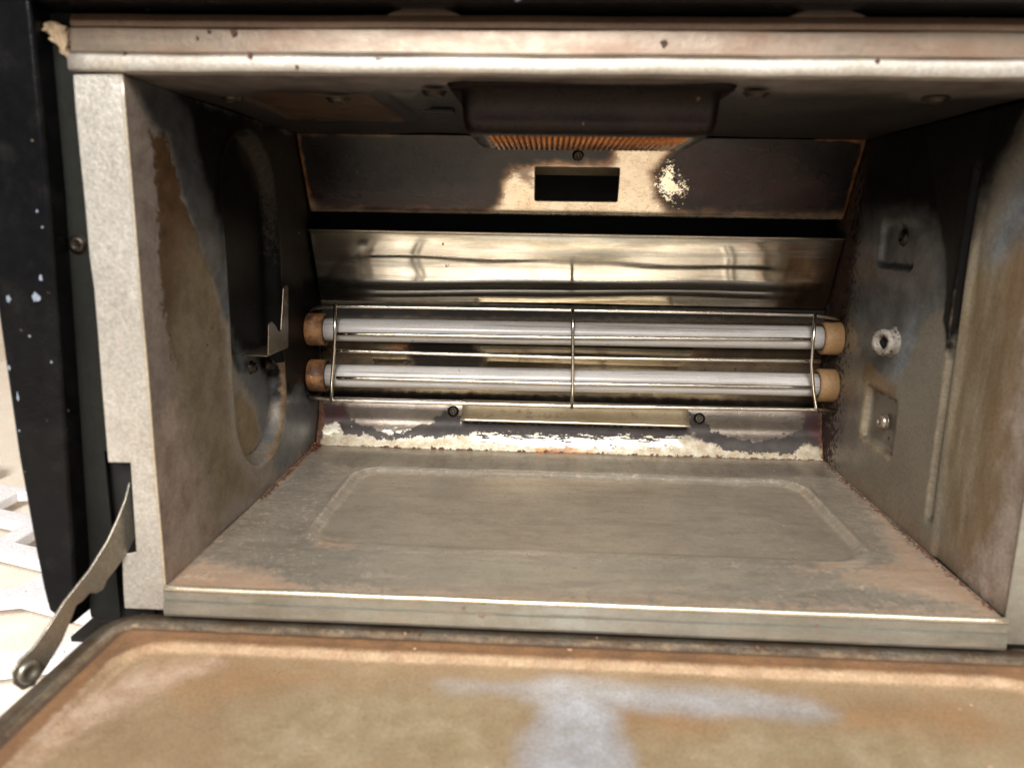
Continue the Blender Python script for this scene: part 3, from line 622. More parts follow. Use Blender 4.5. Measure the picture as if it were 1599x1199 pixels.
# --- lamp cover hanging from the ceiling
lx, ly0, ly1, lz = 0.0, 1.35, 7.3, 16.15
bm = bmesh.new()
def ring(hx, a, b, z, r, n=7):
    out = []
    for (sx, sy, a0) in ((1, 1, 0), (-1, 1, 1), (-1, -1, 2), (1, -1, 3)):
        cx = hx - r if sx > 0 else -hx + r
        cy = (b - r) if sy > 0 else (a + r)
        for k in range(n + 1):
            t = (a0 + k / n) * math.pi / 2
            out.append(bm.verts.new((cx + r * math.cos(t), cy + r * math.sin(t), z)))
    return out
rings = [ring(4.75, ly0 - 0.45, ly1 + 0.4, ZC - 0.03, 0.5), ring(4.7, ly0 - 0.4, ly1 + 0.35, ZC - 0.12, 0.5), ring(4.35, ly0, ly1, ZC - 0.16, 0.6), ring(4.28, ly0 + 0.03, ly1 - 0.03, lz + 0.5, 0.65),
         ring(4.2, ly0 + 0.1, ly1 - 0.1, lz + 0.2, 0.65), ring(4.0, ly0 + 0.3, ly1 - 0.25, lz + 0.04, 0.6), ring(3.75, ly0 + 0.5, ly1 - 0.45, lz, 0.5), ring(3.45, ly0 + 0.62, ly1 - 0.5, lz + 0.03, 0.3), ring(3.42, ly0 + 0.65, ly1 - 0.53, lz + 0.3, 0.3)]
for a, b in zip(rings, rings[1:]):
    for k in range(len(a)):
        f = bm.faces.new((a[k], a[(k + 1) % len(a)], b[(k + 1) % len(b)], b[k])); f.smooth = True
lamp = obj('lamp_cover', bm, M_lamp, oven, label='dark pressed lamp cover with an amber ribbed glass underneath')
bm = bmesh.new()
nr = 34; gy0, gy1 = ly0 + 0.6, ly1 - 0.48
xs = np.linspace(-3.46, 3.46, nr * 6 + 1)
top = []; bot = []
for x in xs:
    hh = 0.15 * abs(math.sin((x + 3.46) / 6.92 * math.pi * nr))
    top.append([bm.verts.new((x, y, lz + 0.12 - hh)) for y in (gy0, gy1)])
    bot.append([bm.verts.new((x, y, lz + 0.3)) for y in (gy0, gy1)])
for i in range(len(xs) - 1):
    f = bm.faces.new((top[i][0], top[i + 1][0], top[i + 1][1], top[i][1])); f.smooth = True
    if i % 6 in (0, 5): f.material_index = 1
    bm.faces.new((bot[i][0], bot[i][1], bot[i + 1][1], bot[i + 1][0]))
    bm.faces.new((top[i][0], bot[i][0], bot[i + 1][0], top[i + 1][0])); bm.faces.new((top[i][1], top[i + 1][1], bot[i + 1][1], bot[i][1]))
gl = obj('lamp_glass', bm, M_glass, lamp, label='amber ribbed glass')
gl.data.materials.append(plain('dark brown glass grooves', c(52, 26, 12), 0.6))  # grooves in a darker brown than the ribs

# --- upper back panel (slopes away towards its foot)
vt = np.array((0, 2.0, -4.09)); vt /= np.linalg.norm(vt)
vn = np.array((0, -4.09, -2.0)); vn /= np.linalg.norm(vn)
O = np.array((0, 16.68, ZC))
def h_top(s, t):
    return wave(s, t, 0.9) - 0.06 * sstep(4.2, 4.55, t)
top_p = panel('back_panel', O, (1, 0, 0), vt, vn, (-14.9, 14.9), (0.03, 4.56), 0.09, M_top, oven, h_top, dict(
    dim=[[(-4.03, 0.04), (2.0, -0.03), (1.91, 0.93), (2.3, 1.71), (-2.16, 1.77), (-2.32, 2.79), (-3.72, 2.08)]],
    soot=[[(-15.13, -0.07), (1.99, -0.27), (2.02, 1.14), (1.6, 1.43), (-1.99, 1.55), (-3.37, 1.78), (-3.87, 2.63), (-4.17, 3.87), (-4.75, 4.31), (-9.17, 4.34), (-14.28, 4.27), (-15.23, 3.36)], [(5.35, -0.3), (15.33, -0.42), (15.71, 4.0), (14.55, 4.17), (7.95, 4.2), (5.31, 4.1), (4.55, 3.24), (4.2, 1.97), (5.02, 0.82)]],
    black=[[(-14.7, 0.44), (-4.71, 0.32), (-5.49, 2.84), (-9.09, 3.46), (-13.77, 3.34), (-14.37, 2.6)], [(8.29, -0.0), (14.78, -0.08), (15.1, 3.63), (12.71, 3.67), (11.3, 1.86)]],
    violet=[[(5.72, 0.54), (11.07, 0.82), (13.89, 2.91), (13.84, 4.1), (5.83, 4.09), (5.01, 3.05)], [(-14.13, 3.35), (-4.8, 3.39), (-5.18, 4.2), (-14.28, 4.27)]],
    rim=lambda s, t: np.maximum(0.16 - (14.9 - np.abs(s)), np.where(s > 12.2, 0.14 - t - (14.9 - s) * 0.03, -9)),
    flakecore=[[(4.59, 2.69), (4.69, 2.03), (5.05, 1.6), (5.36, 2.24), (5.86, 2.67), (5.64, 3.08), (5.17, 3.23), (4.82, 3.16)]],
    flake=[[(4.38, 1.68), (5.07, 1.24), (5.59, 2.13), (6.37, 2.88), (6.0, 3.71), (4.74, 3.73)]],
    chips=[[(-14.7, 0.44), (-4.72, 0.49), (-5.53, 3.97), (-14.56, 3.74)], [(6.05, 0.54), (14.59, 0.43), (14.8, 3.82), (5.82, 3.97)]]),
    hole=(-2.12, 2.4, 1.75, 3.66), label='scorched upper back panel with a rectangular opening and a bright bare patch')
pt = lambda s, t, n=0: Vector(O + np.array((s, 0, 0)) + vt * t + vn * n)
screw('screw', pt(0.15, 1.05, 0.0), vn, 0.27, top_p, M_screw, M_dark, 0.14)
bm = bmesh.new()
P4 = [pt(-2.9, 0.4, -0.7), pt(3.2, 0.4, -0.7), pt(3.2, 3.1, -2.2), pt(-2.9, 3.1, -2.2)]
A = [bm.verts.new(p) for p in P4]; B = [bm.verts.new(p + Vector((0, 0.08, 0.02))) for p in P4]
bm.faces.new(A); bm.faces.new(B[::-1])
for k in range(4): bm.faces.new((A[k], B[k], B[(k + 1) % 4], A[(k + 1) % 4]))
obj('duct_plate', bm, stained('duct plate', c(150, 138, 112), c(120, 108, 84), 0.5, 0.4, coord='obj', specks=[('d', 2.2, 0.05, c(60, 44, 30))]), top_p)

# --- polished upper reflector
RT = np.array((0, 1.79, -4.23)); RT /= np.linalg.norm(RT); RN = np.array((0, -4.23, -1.79)); RN /= np.linalg.norm(RN)
def h_refl(s, t):
    return -0.05 * np.maximum(t - 2.6, 0) ** 2 + 0.05 * np.sin(s * 0.16 + 0.4) * np.sin(t * 0.8 + 0.3) + 0.006 * np.sin(s * 0.6 + t * 1.7) + 0.018 * np.sin(t * 2.3 + s * 0.07) + 0.05 * np.exp(-((t - 0.02) / 0.05) ** 2) 
refl = panel('upper_reflector', (0, 18.21, 12.63), (1, 0, 0), RT, RN, (-14.9, 14.9), (0.0, 4.65), 0.09, M_refl, oven, h_refl, dict(
    lefttint=lambda s, t: -12.4 - s + 0.15 * t, righttint=lambda s, t: s - 11.6,
    dullgrey=lambda s, t: np.maximum(0.9 - t - 0.05 * np.abs(s + 2), 0.55 - np.hypot((s - 0.8) * 0.22, (t - 1.3) * 0.9)), streaks=lambda s, t: 0.0 * s), label='polished steel reflector sloping over the heating tubes')
bm = bmesh.new(); tube(bm, [(x, 18.19, 12.64) for x in np.linspace(-14.9, 14.9, 12)], 0.055, 8)
obj('reflector_edge', bm, M_edge, refl)

# --- back reflector behind the tubes
def h_back(s, t):
    return 0.06 * np.sin(t * 1.3) + 0.03 * np.sin(s * 0.4 + t) + 0.14 * np.exp(-((t - 5.7) / 0.5) ** 4)
backr = panel('back_reflector', (0, 20.05, 0), (1, 0, 0), (0, 0, 1), (0, -1, 0), (-14.95, 14.95), (2.3, 8.5), 0.1, M_back, oven, h_back, dict(
    darkband=[[(-10.29, 6.61), (-6.42, 7.08), (-4.86, 5.18), (-5.63, 3.97), (-9.15, 4.28)], [(-15.69, 8.42), (15.25, 8.78), (15.34, 7.88), (-15.74, 7.34)], [(-15.91, 2.9), (15.84, 2.98), (15.96, 1.8), (-15.96, 1.68)]],  # one dark blotch, and dark bands along top and bottom
    copper=[[(-10.69, 6.21), (-9.52, 6.31), (-9.53, 5.65), (-10.7, 5.62)], [(7.32, 6.06), (8.79, 6.48), (8.48, 5.51), (7.35, 5.48)]],
    dull=[[(7.68, 6.26), (15.12, 6.44), (15.31, 4.53), (6.65, 4.69)], [(-14.61, 6.11), (-11.86, 6.18), (-11.91, 4.01), (-14.68, 3.94)]]),
    label='stained back reflector behind the tubes')

# --- lower back panel
LT = np.array((0, -1.01, -2.7)); LT /= np.linalg.norm(LT); LN = np.array((0, -2.7, 1.01)); LN /= np.linalg.norm(LN)
def h_low(s, t):
    return -0.16 * np.exp(-((t - 1.3) / 0.55) ** 2) + wave(s, t, 0.5)
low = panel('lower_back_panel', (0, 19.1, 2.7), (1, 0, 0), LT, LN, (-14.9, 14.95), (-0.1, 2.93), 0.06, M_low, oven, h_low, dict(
    cream=[[(-15.41, 3.08), (-14.85, 1.68), (-13.59, 1.41), (-12.95, 2.24), (-11.19, 2.49), (-6.98, 2.22), (-5.47, 1.56), (7.19, 1.65), (7.74, 2.01), (9.23, 2.34), (11.44, 2.5), (13.29, 2.37), (14.1, 1.89), (15.12, 2.16), (15.27, 3.64), (-15.36, 3.84)]],
    white=[[(-5.66, 1.57), (6.63, 1.51), (6.63, 2.23), (0.63, 2.6), (-5.44, 2.4)], [(-14.63, 1.52), (-13.63, 1.34), (-13.62, 2.07), (-14.58, 2.21)], [(-10.92, 1.95), (-10.07, 1.85), (-9.29, 1.98), (-10.06, 2.12)]],
    soot=[[(-13.31, 0.82), (-12.86, 1.27), (-12.21, 1.64), (-11.59, 1.66), (-11.23, 1.88), (-10.37, 2.05), (-9.3, 1.83), (-8.86, 1.51), (-8.25, 1.37), (-7.35, 0.77), (-7.06, 0.38), (-6.31, 0.9), (-6.17, 1.35), (-5.55, 1.6), (-5.54, 1.91), (-6.68, 2.06), (-7.74, 2.28), (-7.86, 2.13), (-8.79, 2.12), (-10.04, 2.38), (-11.24, 2.42), (-11.99, 2.1), (-12.72, 2.23), (-13.26, 2.17), (-13.57, 1.64), (-13.71, 1.38), (-14.56, 1.4), (-14.58, 2.29), (-14.83, 3.06), (-15.39, 0.76), (-14.83, 0.36)],
          [(7.15, 0.13), (7.93, 0.49), (8.46, 1.01), (8.57, 1.34), (9.38, 1.62), (10.34, 1.82), (11.3, 1.87), (12.86, 1.52), (13.75, 1.12), (13.88, 0.51), (15.19, -0.09), (15.21, 1.79), (15.05, 2.35), (14.11, 1.82), (13.28, 2.59), (11.81, 2.52), (10.34, 2.53), (9.26, 2.41), (8.56, 2.02), (8.04, 1.92), (7.34, 1.38)],
          [(-6.33, 1.13), (7.37, 1.19), (7.37, 1.72), (0.62, 1.8), (-6.3, 1.82)]],  # last outline paints the flap's shadow line through the soot mask
    streak=[[(-5.47, 1.71), (0.61, 1.39), (6.63, 1.51), (6.25, 2.2), (3.63, 2.13), (-1.26, 2.35), (-5.26, 2.17)]],
    red=[[(-15.43, 0.18), (-13.46, 0.32), (-13.02, 1.09), (-13.59, 1.33), (-15.12, 1.73)], [(14.0, -0.06), (15.26, -0.09), (15.13, 1.79), (14.58, 1.81), (13.87, 0.89)]],
    orange=[[(-1.82, 2.67), (0.64, 2.67), (1.77, 2.87), (1.77, 3.17), (-1.62, 3.12)]],
    seam=lambda s, t: np.maximum(t - 2.84, np.maximum(-14.55 - s + 0.0 * t, s - 14.75)) * 0.8), label='lower back panel with peeling soot over cream metal')
pl3 = lambda s, t, n=0: Vector(np.array((s, 19.1, 2.7)) + LT * t + LN * n)
screw('screw', pl3(-6.75, 0.6, 0.0), LN, 0.27, low, M_screw, M_dark, 0.13)
screw('screw', pl3(7.82, 0.62, 0.0), LN, 0.27, low, M_screw, M_dark, 0.13)
bm = bmesh.new()
rows = []
for x in np.linspace(-6.2, 7.15, 30):
    w = 0.015 * math.sin(x * 1.3) + 0.01 * math.sin(x * 3.1)
    prof = [(-0.12, 0.08), (0.3, 0.2), (0.75, 0.36), (0.98, 0.52), (1.06, 0.7 + w), (1.12, 0.8 + w), (1.2, 0.8 + w), (1.22, 0.7 + w), (1.1, 0.46), (0.8, 0.26), (-0.12, -0.02)]
    rows.append([bm.verts.new(pl3(x, t, n)) for t, n in prof])
for a, b in zip(rows, rows[1:]):
    for k in range(len(a)):
        f = bm.faces.new((a[k], a[(k + 1) % len(a)], b[(k + 1) % len(a)], b[k])); f.smooth = True
bm.faces.new(rows[0]); bm.faces.new(rows[-1][::-1])
flap = obj('vent_flap', bm, M_flap, low, label='brownish flap plate standing off the lower back panel')

bm = bmesh.new(); tube(bm, [pl3(x, 1.17, 0.8 + 0.015 * math.sin(x * 1.3) + 0.01 * math.sin(x * 3.1)) for x in np.linspace(-6.22, 7.17, 40)], 0.07, 8)
obj('flap_edge', bm, M_edge, low)
# --- heating tubes with ceramic ends
for (zc, yy, tilt) in ((7.11, 17.72, 0.0), (4.42, 17.72, 0.0)):
    bm = bmesh.new()
    zl, zr = zc - 0.06, zc + 0.12
    n = 24
    xs = np.linspace(-13.95, 14.0, n)
    tube(bm, [(x, yy, zl + (zr - zl) * i / (n - 1)) for i, x in enumerate(xs)], 0.655, 28)
    tb = obj('heating_tube', bm, M_tube, oven, label='upper white quartz heating tube' if zc > 6 else 'lower white quartz heating tube')
    for sx in (-1, 1):
        bm = bmesh.new()
        M = Matrix.Translation(Vector((sx * 14.98, yy, zl if sx < 0 else zr))) @ Vector((-sx, 0, 0)).to_track_quat('Z', 'Y').to_matrix().to_4x4()
        lathe(bm, [(0, 0), (0.88, 0), (0.93, 0.06), (0.93, 0.92 + 0.1 * (sx < 0)), (0.88, 1.02), (0.75, 1.03), (0.71, 0.97), (0.69, 0.7), (0, 0.7)], M, 36)
        obj('end_cap', bm, M_capL if sx < 0 else M_capR, tb, label=('scorched brown ceramic end cap' if sx < 0 else 'tan ceramic end cap'))

# --- wire guard
guard_bm = bmesh.new()
def wire(pts, r=0.085):
    r *= 1.2
    bm = bmesh.new(); 
    # resample with a little sag
    P = [Vector(p) for p in pts]; Q = []
    for a, b in zip(P, P[1:]):
        m = max(1, int((b - a).length / 1.2))
        for k in range(m): Q.append(a.lerp(b, k / m))
    Q.append(P[-1])
    tube(bm, Q, r, 10)
    return bm
frame_w = obj('wire_guard', wire([(-15.0, 17.8, 8.05), (-14.5, 17.2, 8.32), (-13.8, 16.95, 8.45), (-13.0, 16.9, 8.5), (-4, 16.9, 8.55), (0.1, 16.9, 8.57), (8, 16.9, 8.6), (13.2, 16.9, 8.58), (14.3, 16.95, 8.45), (15.0, 17.6, 8.3)]), M_wire, oven, label='thin steel wire guard in front of the heating tubes')
obj('guard_wire', wire([(-13.1, 16.9, 6.95), (0.2, 16.85, 7.06), (13.22, 16.9, 7.26)], 0.075), M_wire, frame_w)
obj('guard_wire', wire([(-13.6, 16.9, 5.98), (0.2, 16.85, 5.92), (13.8, 16.9, 6.05)], 0.085), M_wire, frame_w)
obj('guard_wire', wire([(-13.2, 16.9, 4.42), (0.2, 16.85, 4.45), (13.5, 16.9, 4.58)], 0.075), M_wire, frame_w)
obj('guard_wire', wire([(-15.0, 17.1, 3.25), (-14.3, 16.9, 3.18), (-13.4, 16.9, 3.1), (0.3, 16.9, 3.15), (8, 16.9, 3.24), (13.7, 16.9, 3.3), (15.0, 17.0, 3.27)], 0.1), M_wire, frame_w)
obj('guard_wire', wire([(-13.1, 16.74, 8.62), (-13.12, 16.6, 6.9), (-13.2, 16.6, 5.9), (-13.4, 16.66, 4.3), (-13.5, 16.74, 3.0)], 0.08), M_wire, frame_w)
obj('guard_wire', wire([(0.12, 16.74, 8.66), (0.2, 16.65, 5.9), (0.25, 16.65, 4.4), (0.24, 16.74, 3.02)], 0.08), M_wire, frame_w)
obj('guard_wire', wire([(13.2, 16.74, 8.7), (13.18, 16.6, 7.0), (13.22, 16.6, 5.9), (13.5, 16.66, 4.4), (13.72, 16.72, 3.6), (13.86, 16.74, 3.2)], 0.08), M_wire, frame_w)

# --- front frame
bm = bmesh.new()
extrude_profile(bm, [(0.55, 19.55), (0.45, 19.2), (0.3, 19.17), (0.02, 19.1), (-0.05, 18.4), (-0.12, 18.34), (0.3, 18.2), (0.7, 18.3), (0.9, 19.6)], -16.65, 19.5, 40, 0.012)
hood = obj('top_frame', bm, M_hood, oven, bevel=0.04, label='browned top frame rail above the opening')
bm = bmesh.new()
extrude_profile(bm, [(0.0, 17.76), (-0.14, 17.77), (-0.21, 17.81), (-0.23, 17.9), (-0.21, 18.2), (-0.17, 18.28), (-0.08, 18.31), (0.05, 18.34), (0.3, 18.2), (0.3, 17.8), (0.1, 17.76)], -16.66, 19.5, 60, 0.012)
for f in bm.faces: f.smooth = True
obj('frame_lip', bm, M_hoodlip, hood, label='bright rolled lip along the top of the opening')
bm = bmesh.new()
extrude_profile(bm, [(0.42, 19.17), (0.02, 19.13), (-0.02, 19.3), (0.1, 19.52), (0.5, 19.62)], -16.6, 19.5, 30, 0.012)
obj('upper_flange', bm, stained('shaded brown flange', c(98, 78, 62), c(80, 60, 46), 0.5, 0.4, coord='obj', specks=[('d', 1, .08, c(60, 36, 24))]), hood, bevel=0.03)
M_tab = plain('shaded tab', c(70, 56, 44), 0.5, 0.3, c(50, 38, 30))
for xx in (-5.3, 7.0):
    bm = bmesh.new()
    pts = [(-1.15, 0)] + [(-0.95 + 1.9 * k / 10, 0.26 * math.sin(math.pi * (0.12 + 0.76 * k / 10))) for k in range(11)] + [(1.15, 0)]
    plate(bm, pts, lambda a, b, h: Vector((xx + a, -0.05 + h, 19.5 + b)), 0.25)
    obj('frame_tab', bm, M_tab, hood, bevel=0.03)

M_fleck = plain('burnt fleck', c(74, 40, 26), 0.8, 0.0, c(50, 28, 20))
for (u, w, r) in (([(2.12, 18.72)][0], 0, 0.13), ([(-11.32, 18.98)][0], 0, 0.12), ([(-10.74, 18.27)][0], 0, 0.11), ([(-12.1, 19.0)][0], 0, 0.07), ([(-14.8, 18.34)][0], 0, 0.07), ([(8.52, 18.22)][0], 0, 0.08), ([(-9.26, 17.92)][0], 0, 0.08), ([(-12.48, 18.81)][0], 0, 0.06)):
    bm = bmesh.new()
    n = 7; cyy = -0.02 if u[1] > 18.36 else -0.22
    pts = [(u[0] + r * math.cos(k / n * 6.283) * random.uniform(.5, 1.1), u[1] + r * math.sin(k / n * 6.283) * random.uniform(.5, 1.1)) for k in range(n)]
    plate(bm, pts, lambda a, b, h: Vector((a, cyy - 0.05 + h, b)), 0.08)
    obj('burnt_fleck', bm, M_fleck, hood)
# side flanges
FL = [(-16.67, 17.71), (-16.7, 16.65), (-16.7, 15.26), (-16.69, 13.62), (-16.71, 11.94), (-16.66, 10.86), (-16.68, 9.33), (-16.72, 7.52), (-16.74, 6.14), (-16.76, 4.67), (-15.94, 4.68), (-16.03, 1.27), (-16.57, 1.15), (-16.63, 0.29), (-16.66, -0.35), (-16.67, -1.0)]
outl = FL + [(-16.5, -1.0), (-15.0, -1.0), (-15.0, 17.75)]
bm = bmesh.new(); plate(bm, outl, lambda a, b, h: Vector((a, h, b)), 0.09)
obj('side_flange', bm, M_frame, oven, bevel=0.045, label='pale galvanised flange left of the opening with a notch for the link arm')
bm = bmesh.new(); plate(bm, [(15.06, -1.0), (17.6, -1.0), (17.6, 17.75), (15.0, 17.75)], lambda a, b, h: Vector((a, h, b)), 0.09)
obj('side_flange', bm, M_lip, oven, bevel=0.045, label='rust spotted grey flange right of the opening')
bm = bmesh.new(); tube(bm, [(-15.04, -0.0 + 0.05 * math.sin(z) * 0.2, z) for z in np.linspace(-0.7, 17.7, 30)], 0.055, 8)
obj('flange_edge', bm, M_edge, oven)

# black strip, posts and casing
bm = bmesh.new(); box(bm, -18.2, -16.1, 0.32, 0.42, 5.0, 19.6); box(bm, -18.2, -17.05, 0.32, 0.42, -1.6, 5.0)
strip = obj('side_strip', bm, M_strip, oven, label='dark satin strip between the flange and the glossy black post')
screw('screw', (-17.25, 0.32, 12.3), (0, -1, 0), 0.27, strip, M_screw, M_dark, 0.12)
bm = bmesh.new()
def post(sx):
    o = [(-19.75, 22.0), (-19.72, 10), (-19.62, 5.0), (-19.42, 1.5), (-19.3, 0.0), (-19.2, -0.9), (-18.4, -1.5), (-18.1, -0.6), (-17.98, 1.5), (-17.78, 6.5), (-17.5, 14.0), (-17.42, 19.0), (-17.4, 22.0)]
    plate(bm, [(sx * -a, b) for a, b in o], lambda a, b, h: Vector((a, -0.6 + h, b)), 1.4)
post(-1)
lpost = obj('front_post', bm, M_black, oven, bevel=0.16, seg=4, label='glossy black enamel post with chips and painted highlights at the left')
M_highlight_chip = plain('chip and highlight on enamel', c(150, 160, 178), 0.4, 0.3, c(110, 118, 130))
for (q, r1, r2) in (([(-18.31, 10.58)][0], 0.2, 0.22), ([(-18.06, 11.23)][0], 0.06, 0.16), ([(-19.26, 10.52)][0], 0.1, 0.16), ([(-19.35, 7.13)][0], 0.04, 0.2), ([(-19.54, 8.14)][0], 0.06, 0.12), ([(-18.02, 8.4)][0], 0.05, 0.06), ([(-18.68, 9.26)][0], 0.05, 0.05), ([(-19.44, 5.94)][0], 0.04, 0.05), ([(-17.94, 13.39)][0], 0.05, 0.07), ([(-17.82, 12.88)][0], 0.05, 0.05)):
    bm = bmesh.new()
    n = 11
    plate(bm, [(q[0] + r1 * math.cos(k / n * 6.283) * random.uniform(.45, 1.1), q[1] + r2 * math.sin(k / n * 6.283) * random.uniform(.45, 1.1)) for k in range(n)], lambda a, b, h: Vector((a, -0.605 + h, b)), 0.02)
    obj('highlight_chip', bm, M_highlight_chip, lpost)  # pale scuff flecks that also paint highlights onto the black post
bm = bmesh.new(); post(1)
obj('front_post', bm, M_black, oven, bevel=0.16, seg=4, label='black enamel post at the right')
bm = bmesh.new(); box(bm, -17.38, 17.38, -1.1, 0.9, 19.66, 22.0)
obj('top_bezel', bm, M_black, oven, bevel=0.12, seg=3, label='black enamel bezel above the opening')
bm = bmesh.new()
box(bm, -19.7, -19.5, 0.82, 24, -1.3, 22); box(bm, 19.5, 19.7, 0.82, 24, -1.3, 22)
box(bm, -19.48, 19.48, 0.92, 24, 21.8, 22); box(bm, -19.48, 19.48, 0.9, 24, -3.0, -2.8); box(bm, -19.48, 19.48, 23.8, 24.0, -2.78, 21.78)
box(bm, -16.0, 16.0, 0.9, 1.0, -2.78, -0.3)
obj('outer_casing', bm, M_dark, oven, label='dark outer casing around the cavity')
bm = bmesh.new(); box(bm, -18.3, -15.9, 0.7, 0.85, -2.0, 5.4)
obj('hinge_well', bm, M_dark, oven)
# torn corner gasket
bm = bmesh.new()
gp = [(-17.37, 19.2), (-17.12, 19.24), (-16.72, 19.09), (-16.64, 18.82), (-16.69, 18.56), (-16.69, 18.17), (-16.84, 18.29), (-16.94, 18.55), (-17.14, 18.67), (-17.2, 18.9), (-17.4, 18.97)]
plate(bm, gp, lambda a, b, h: Vector((a + random.uniform(-.03, .03), -0.15 + h + random.uniform(-.08, .08), b + random.uniform(-.03, .03))), 0.3)
bmesh.ops.triangulate(bm, faces=bm.faces)
bmesh.ops.subdivide_edges(bm, edges=bm.edges, cuts=3, use_grid_fill=True)
for v in bm.verts: v.co += Vector([random.uniform(-0.05, 0.05) for _ in range(3)])
obj('torn_gasket', bm, stained('torn gasket', c(146, 126, 100), c(90, 74, 54), 0.9, 0.0, coord='obj', bump=0.6), oven, label='torn beige gasket in the upper left corner')

# --- door, folded down
def h_door(s, t):
    d = rrect(s, t, -17.5, 17.5, -24.0, 0.6, 1.6)
    d2 = d
    roll = 0.16 * np.sqrt(np.clip(1 - ((d2 - 0.42) / 0.44) ** 2, 0, 1))
    edge = -0.35 * (1 - sstep(-0.02, 0.25, d2))
    gr = -0.14 * np.exp(-((d2 - 0.98) / 0.14) ** 2)
    roll2 = 0.05 * np.exp(-((d2 - 1.25) / 0.18) ** 2)
    d3 = rrect(s, t, -15.9, 15.9, -22.4, -1.15, 1.7)
    rec = -0.3 * sstep(0.05, 0.45, d3)
    return roll + edge + gr + roll2 + rec + wave(s, t, 1.4) * sstep(1, 3, d2)
dr = lambda s, t: rrect(s, t, -17.5, 17.5, -24.0, 0.6, 1.6)
dr3 = lambda s, t: rrect(s, t, -15.9, 15.9, -22.4, -1.15, 1.7)
door_root = panel('door', (0, 0, -1.5), (1, 0, 0), (0, 1, 0), (0, 0, 1), (-17.6, 17.6), (-24.0, 0.62), 0.13, M_door, oven, h_door, dict(
    olive=[[(-8.38, -3.11), (-4.14, -3.14), (-1.62, -3.48), (-1.86, -6.85), (-9.77, -7.41), (-9.83, -4.9)], [(1.98, -4.03), (7.0, -3.66), (13.34, -4.43), (12.52, -5.83), (1.69, -6.6)]],
    orange=[[(8.1, -2.75), (12.41, -2.6), (13.7, -3.8), (12.75, -4.17), (8.49, -3.87)], [(-14.12, -2.41), (-10.45, -2.13), (-7.21, -2.65), (-10.05, -3.23), (-12.07, -4.42)], [(1.24, -3.43), (5.02, -3.65), (4.22, -4.64), (1.52, -4.69)]],
    pinkish=[[(-12.44, -1.39), (-12.09, -1.94), (-12.99, -2.9), (-13.6, -3.85), (-14.58, -5.41), (-15.55, -7.46), (-15.97, -8.6), (-17.06, -7.17), (-16.01, -5.36), (-15.1, -3.06), (-14.1, -2.01)]],
    bluegrey=[[(-4.44, -2.51), (0.06, -2.02), (7.76, -2.54), (8.12, -3.26), (7.38, -3.7), (4.03, -3.62), (1.24, -3.43), (1.56, -5.28), (1.82, -6.99), (-2.19, -7.28), (-1.56, -5.21), (-1.11, -3.61), (-2.05, -3.06), (-3.94, -3.06)]],  # T shaped blue-white reflection painted into the door colour
    bluecore=[[(-1.02, -2.37), (5.85, -2.75), (5.53, -3.18), (0.86, -2.98), (0.96, -4.42), (1.21, -7.04), (-1.32, -7.21), (-0.9, -4.87), (-0.6, -3.57)]],
    rimband=lambda s, t: np.minimum(dr(s, t) - 1.05, -dr3(s, t) + 0.1),
    lightline=lambda s, t: 0.13 - np.abs(dr3(s, t) - 0.25) - 0.1 * (t < -3),  # painted paler where the rim slope catches the light
    roll=lambda s, t: 0.86 - dr(s, t), groove=lambda s, t: 0.13 - np.abs(dr(s, t) - 0.98)),
    th=0.1, keep=lambda s, t: dr(s, t) > -0.06, label='brown baked inner face of the folded down door with a painted blue grey reflection')
bm = bmesh.new()
plate(bm, [(-17.3, -24.2), (17.3, -24.2), (17.3, 0.3), (-17.3, 0.3)], lambda a, b, h: Vector((a, b, -3.1 + h)), 1.2)
obj('door_shell', bm, M_black, door_root, bevel=0.2, seg=3, label='black outer shell of the door')

# link arm
ad = Vector((-1.5, -3.7, 0)).normalized()
AO = [(-0.43, 3.83), (-0.18, 3.23), (0.17, 2.66), (0.69, 1.95), (1.47, 1.18), (2.5, 0.45), (3.11, -0.14), (3.7, -0.63), (4.14, -0.8), (4.42, -1.06), (4.43, -1.51), (4.18, -1.89), (3.8, -1.93), (3.31, -1.5), (2.7, -0.88), (2.3, -0.26), (2.07, 0.13), (1.82, 0.18), (1.54, 0.34), (1.28, 0.22), (1.02, 0.25), (0.83, 0.54), (0.5, 0.76), (-0.02, 1.15), (-0.46, 1.68)]
bm = bmesh.new()
an = Vector((ad.y, -ad.x, 0))
plate(bm, AO, lambda a, b, h: Vector((-16.4, 0.0, 0)) + ad * a + Vector((0, 0, b)) + an * h, 0.1)
arm = obj('link_arm', bm, M_arm, oven, bevel=0.03, label='curved steel link arm holding the door at the left')
rv = [(3.95, -1.33)][0]
base = Vector((-16.4, 0, rv[1])) + ad * rv[0]
bm = bmesh.new()
vdir = -an if an.x < 0 else an
M = Matrix.Translation(base + vdir * 0.02) @ vdir.to_track_quat('Z', 'Y').to_matrix().to_4x4()
lathe(bm, [(0.38, 0), (0.38, 0.08), (0.31, 0.13), (0.2, 0.14), (0.15, 0.05), (0, 0.05)], M, 24)
obj('rivet', bm, M_arm, arm)

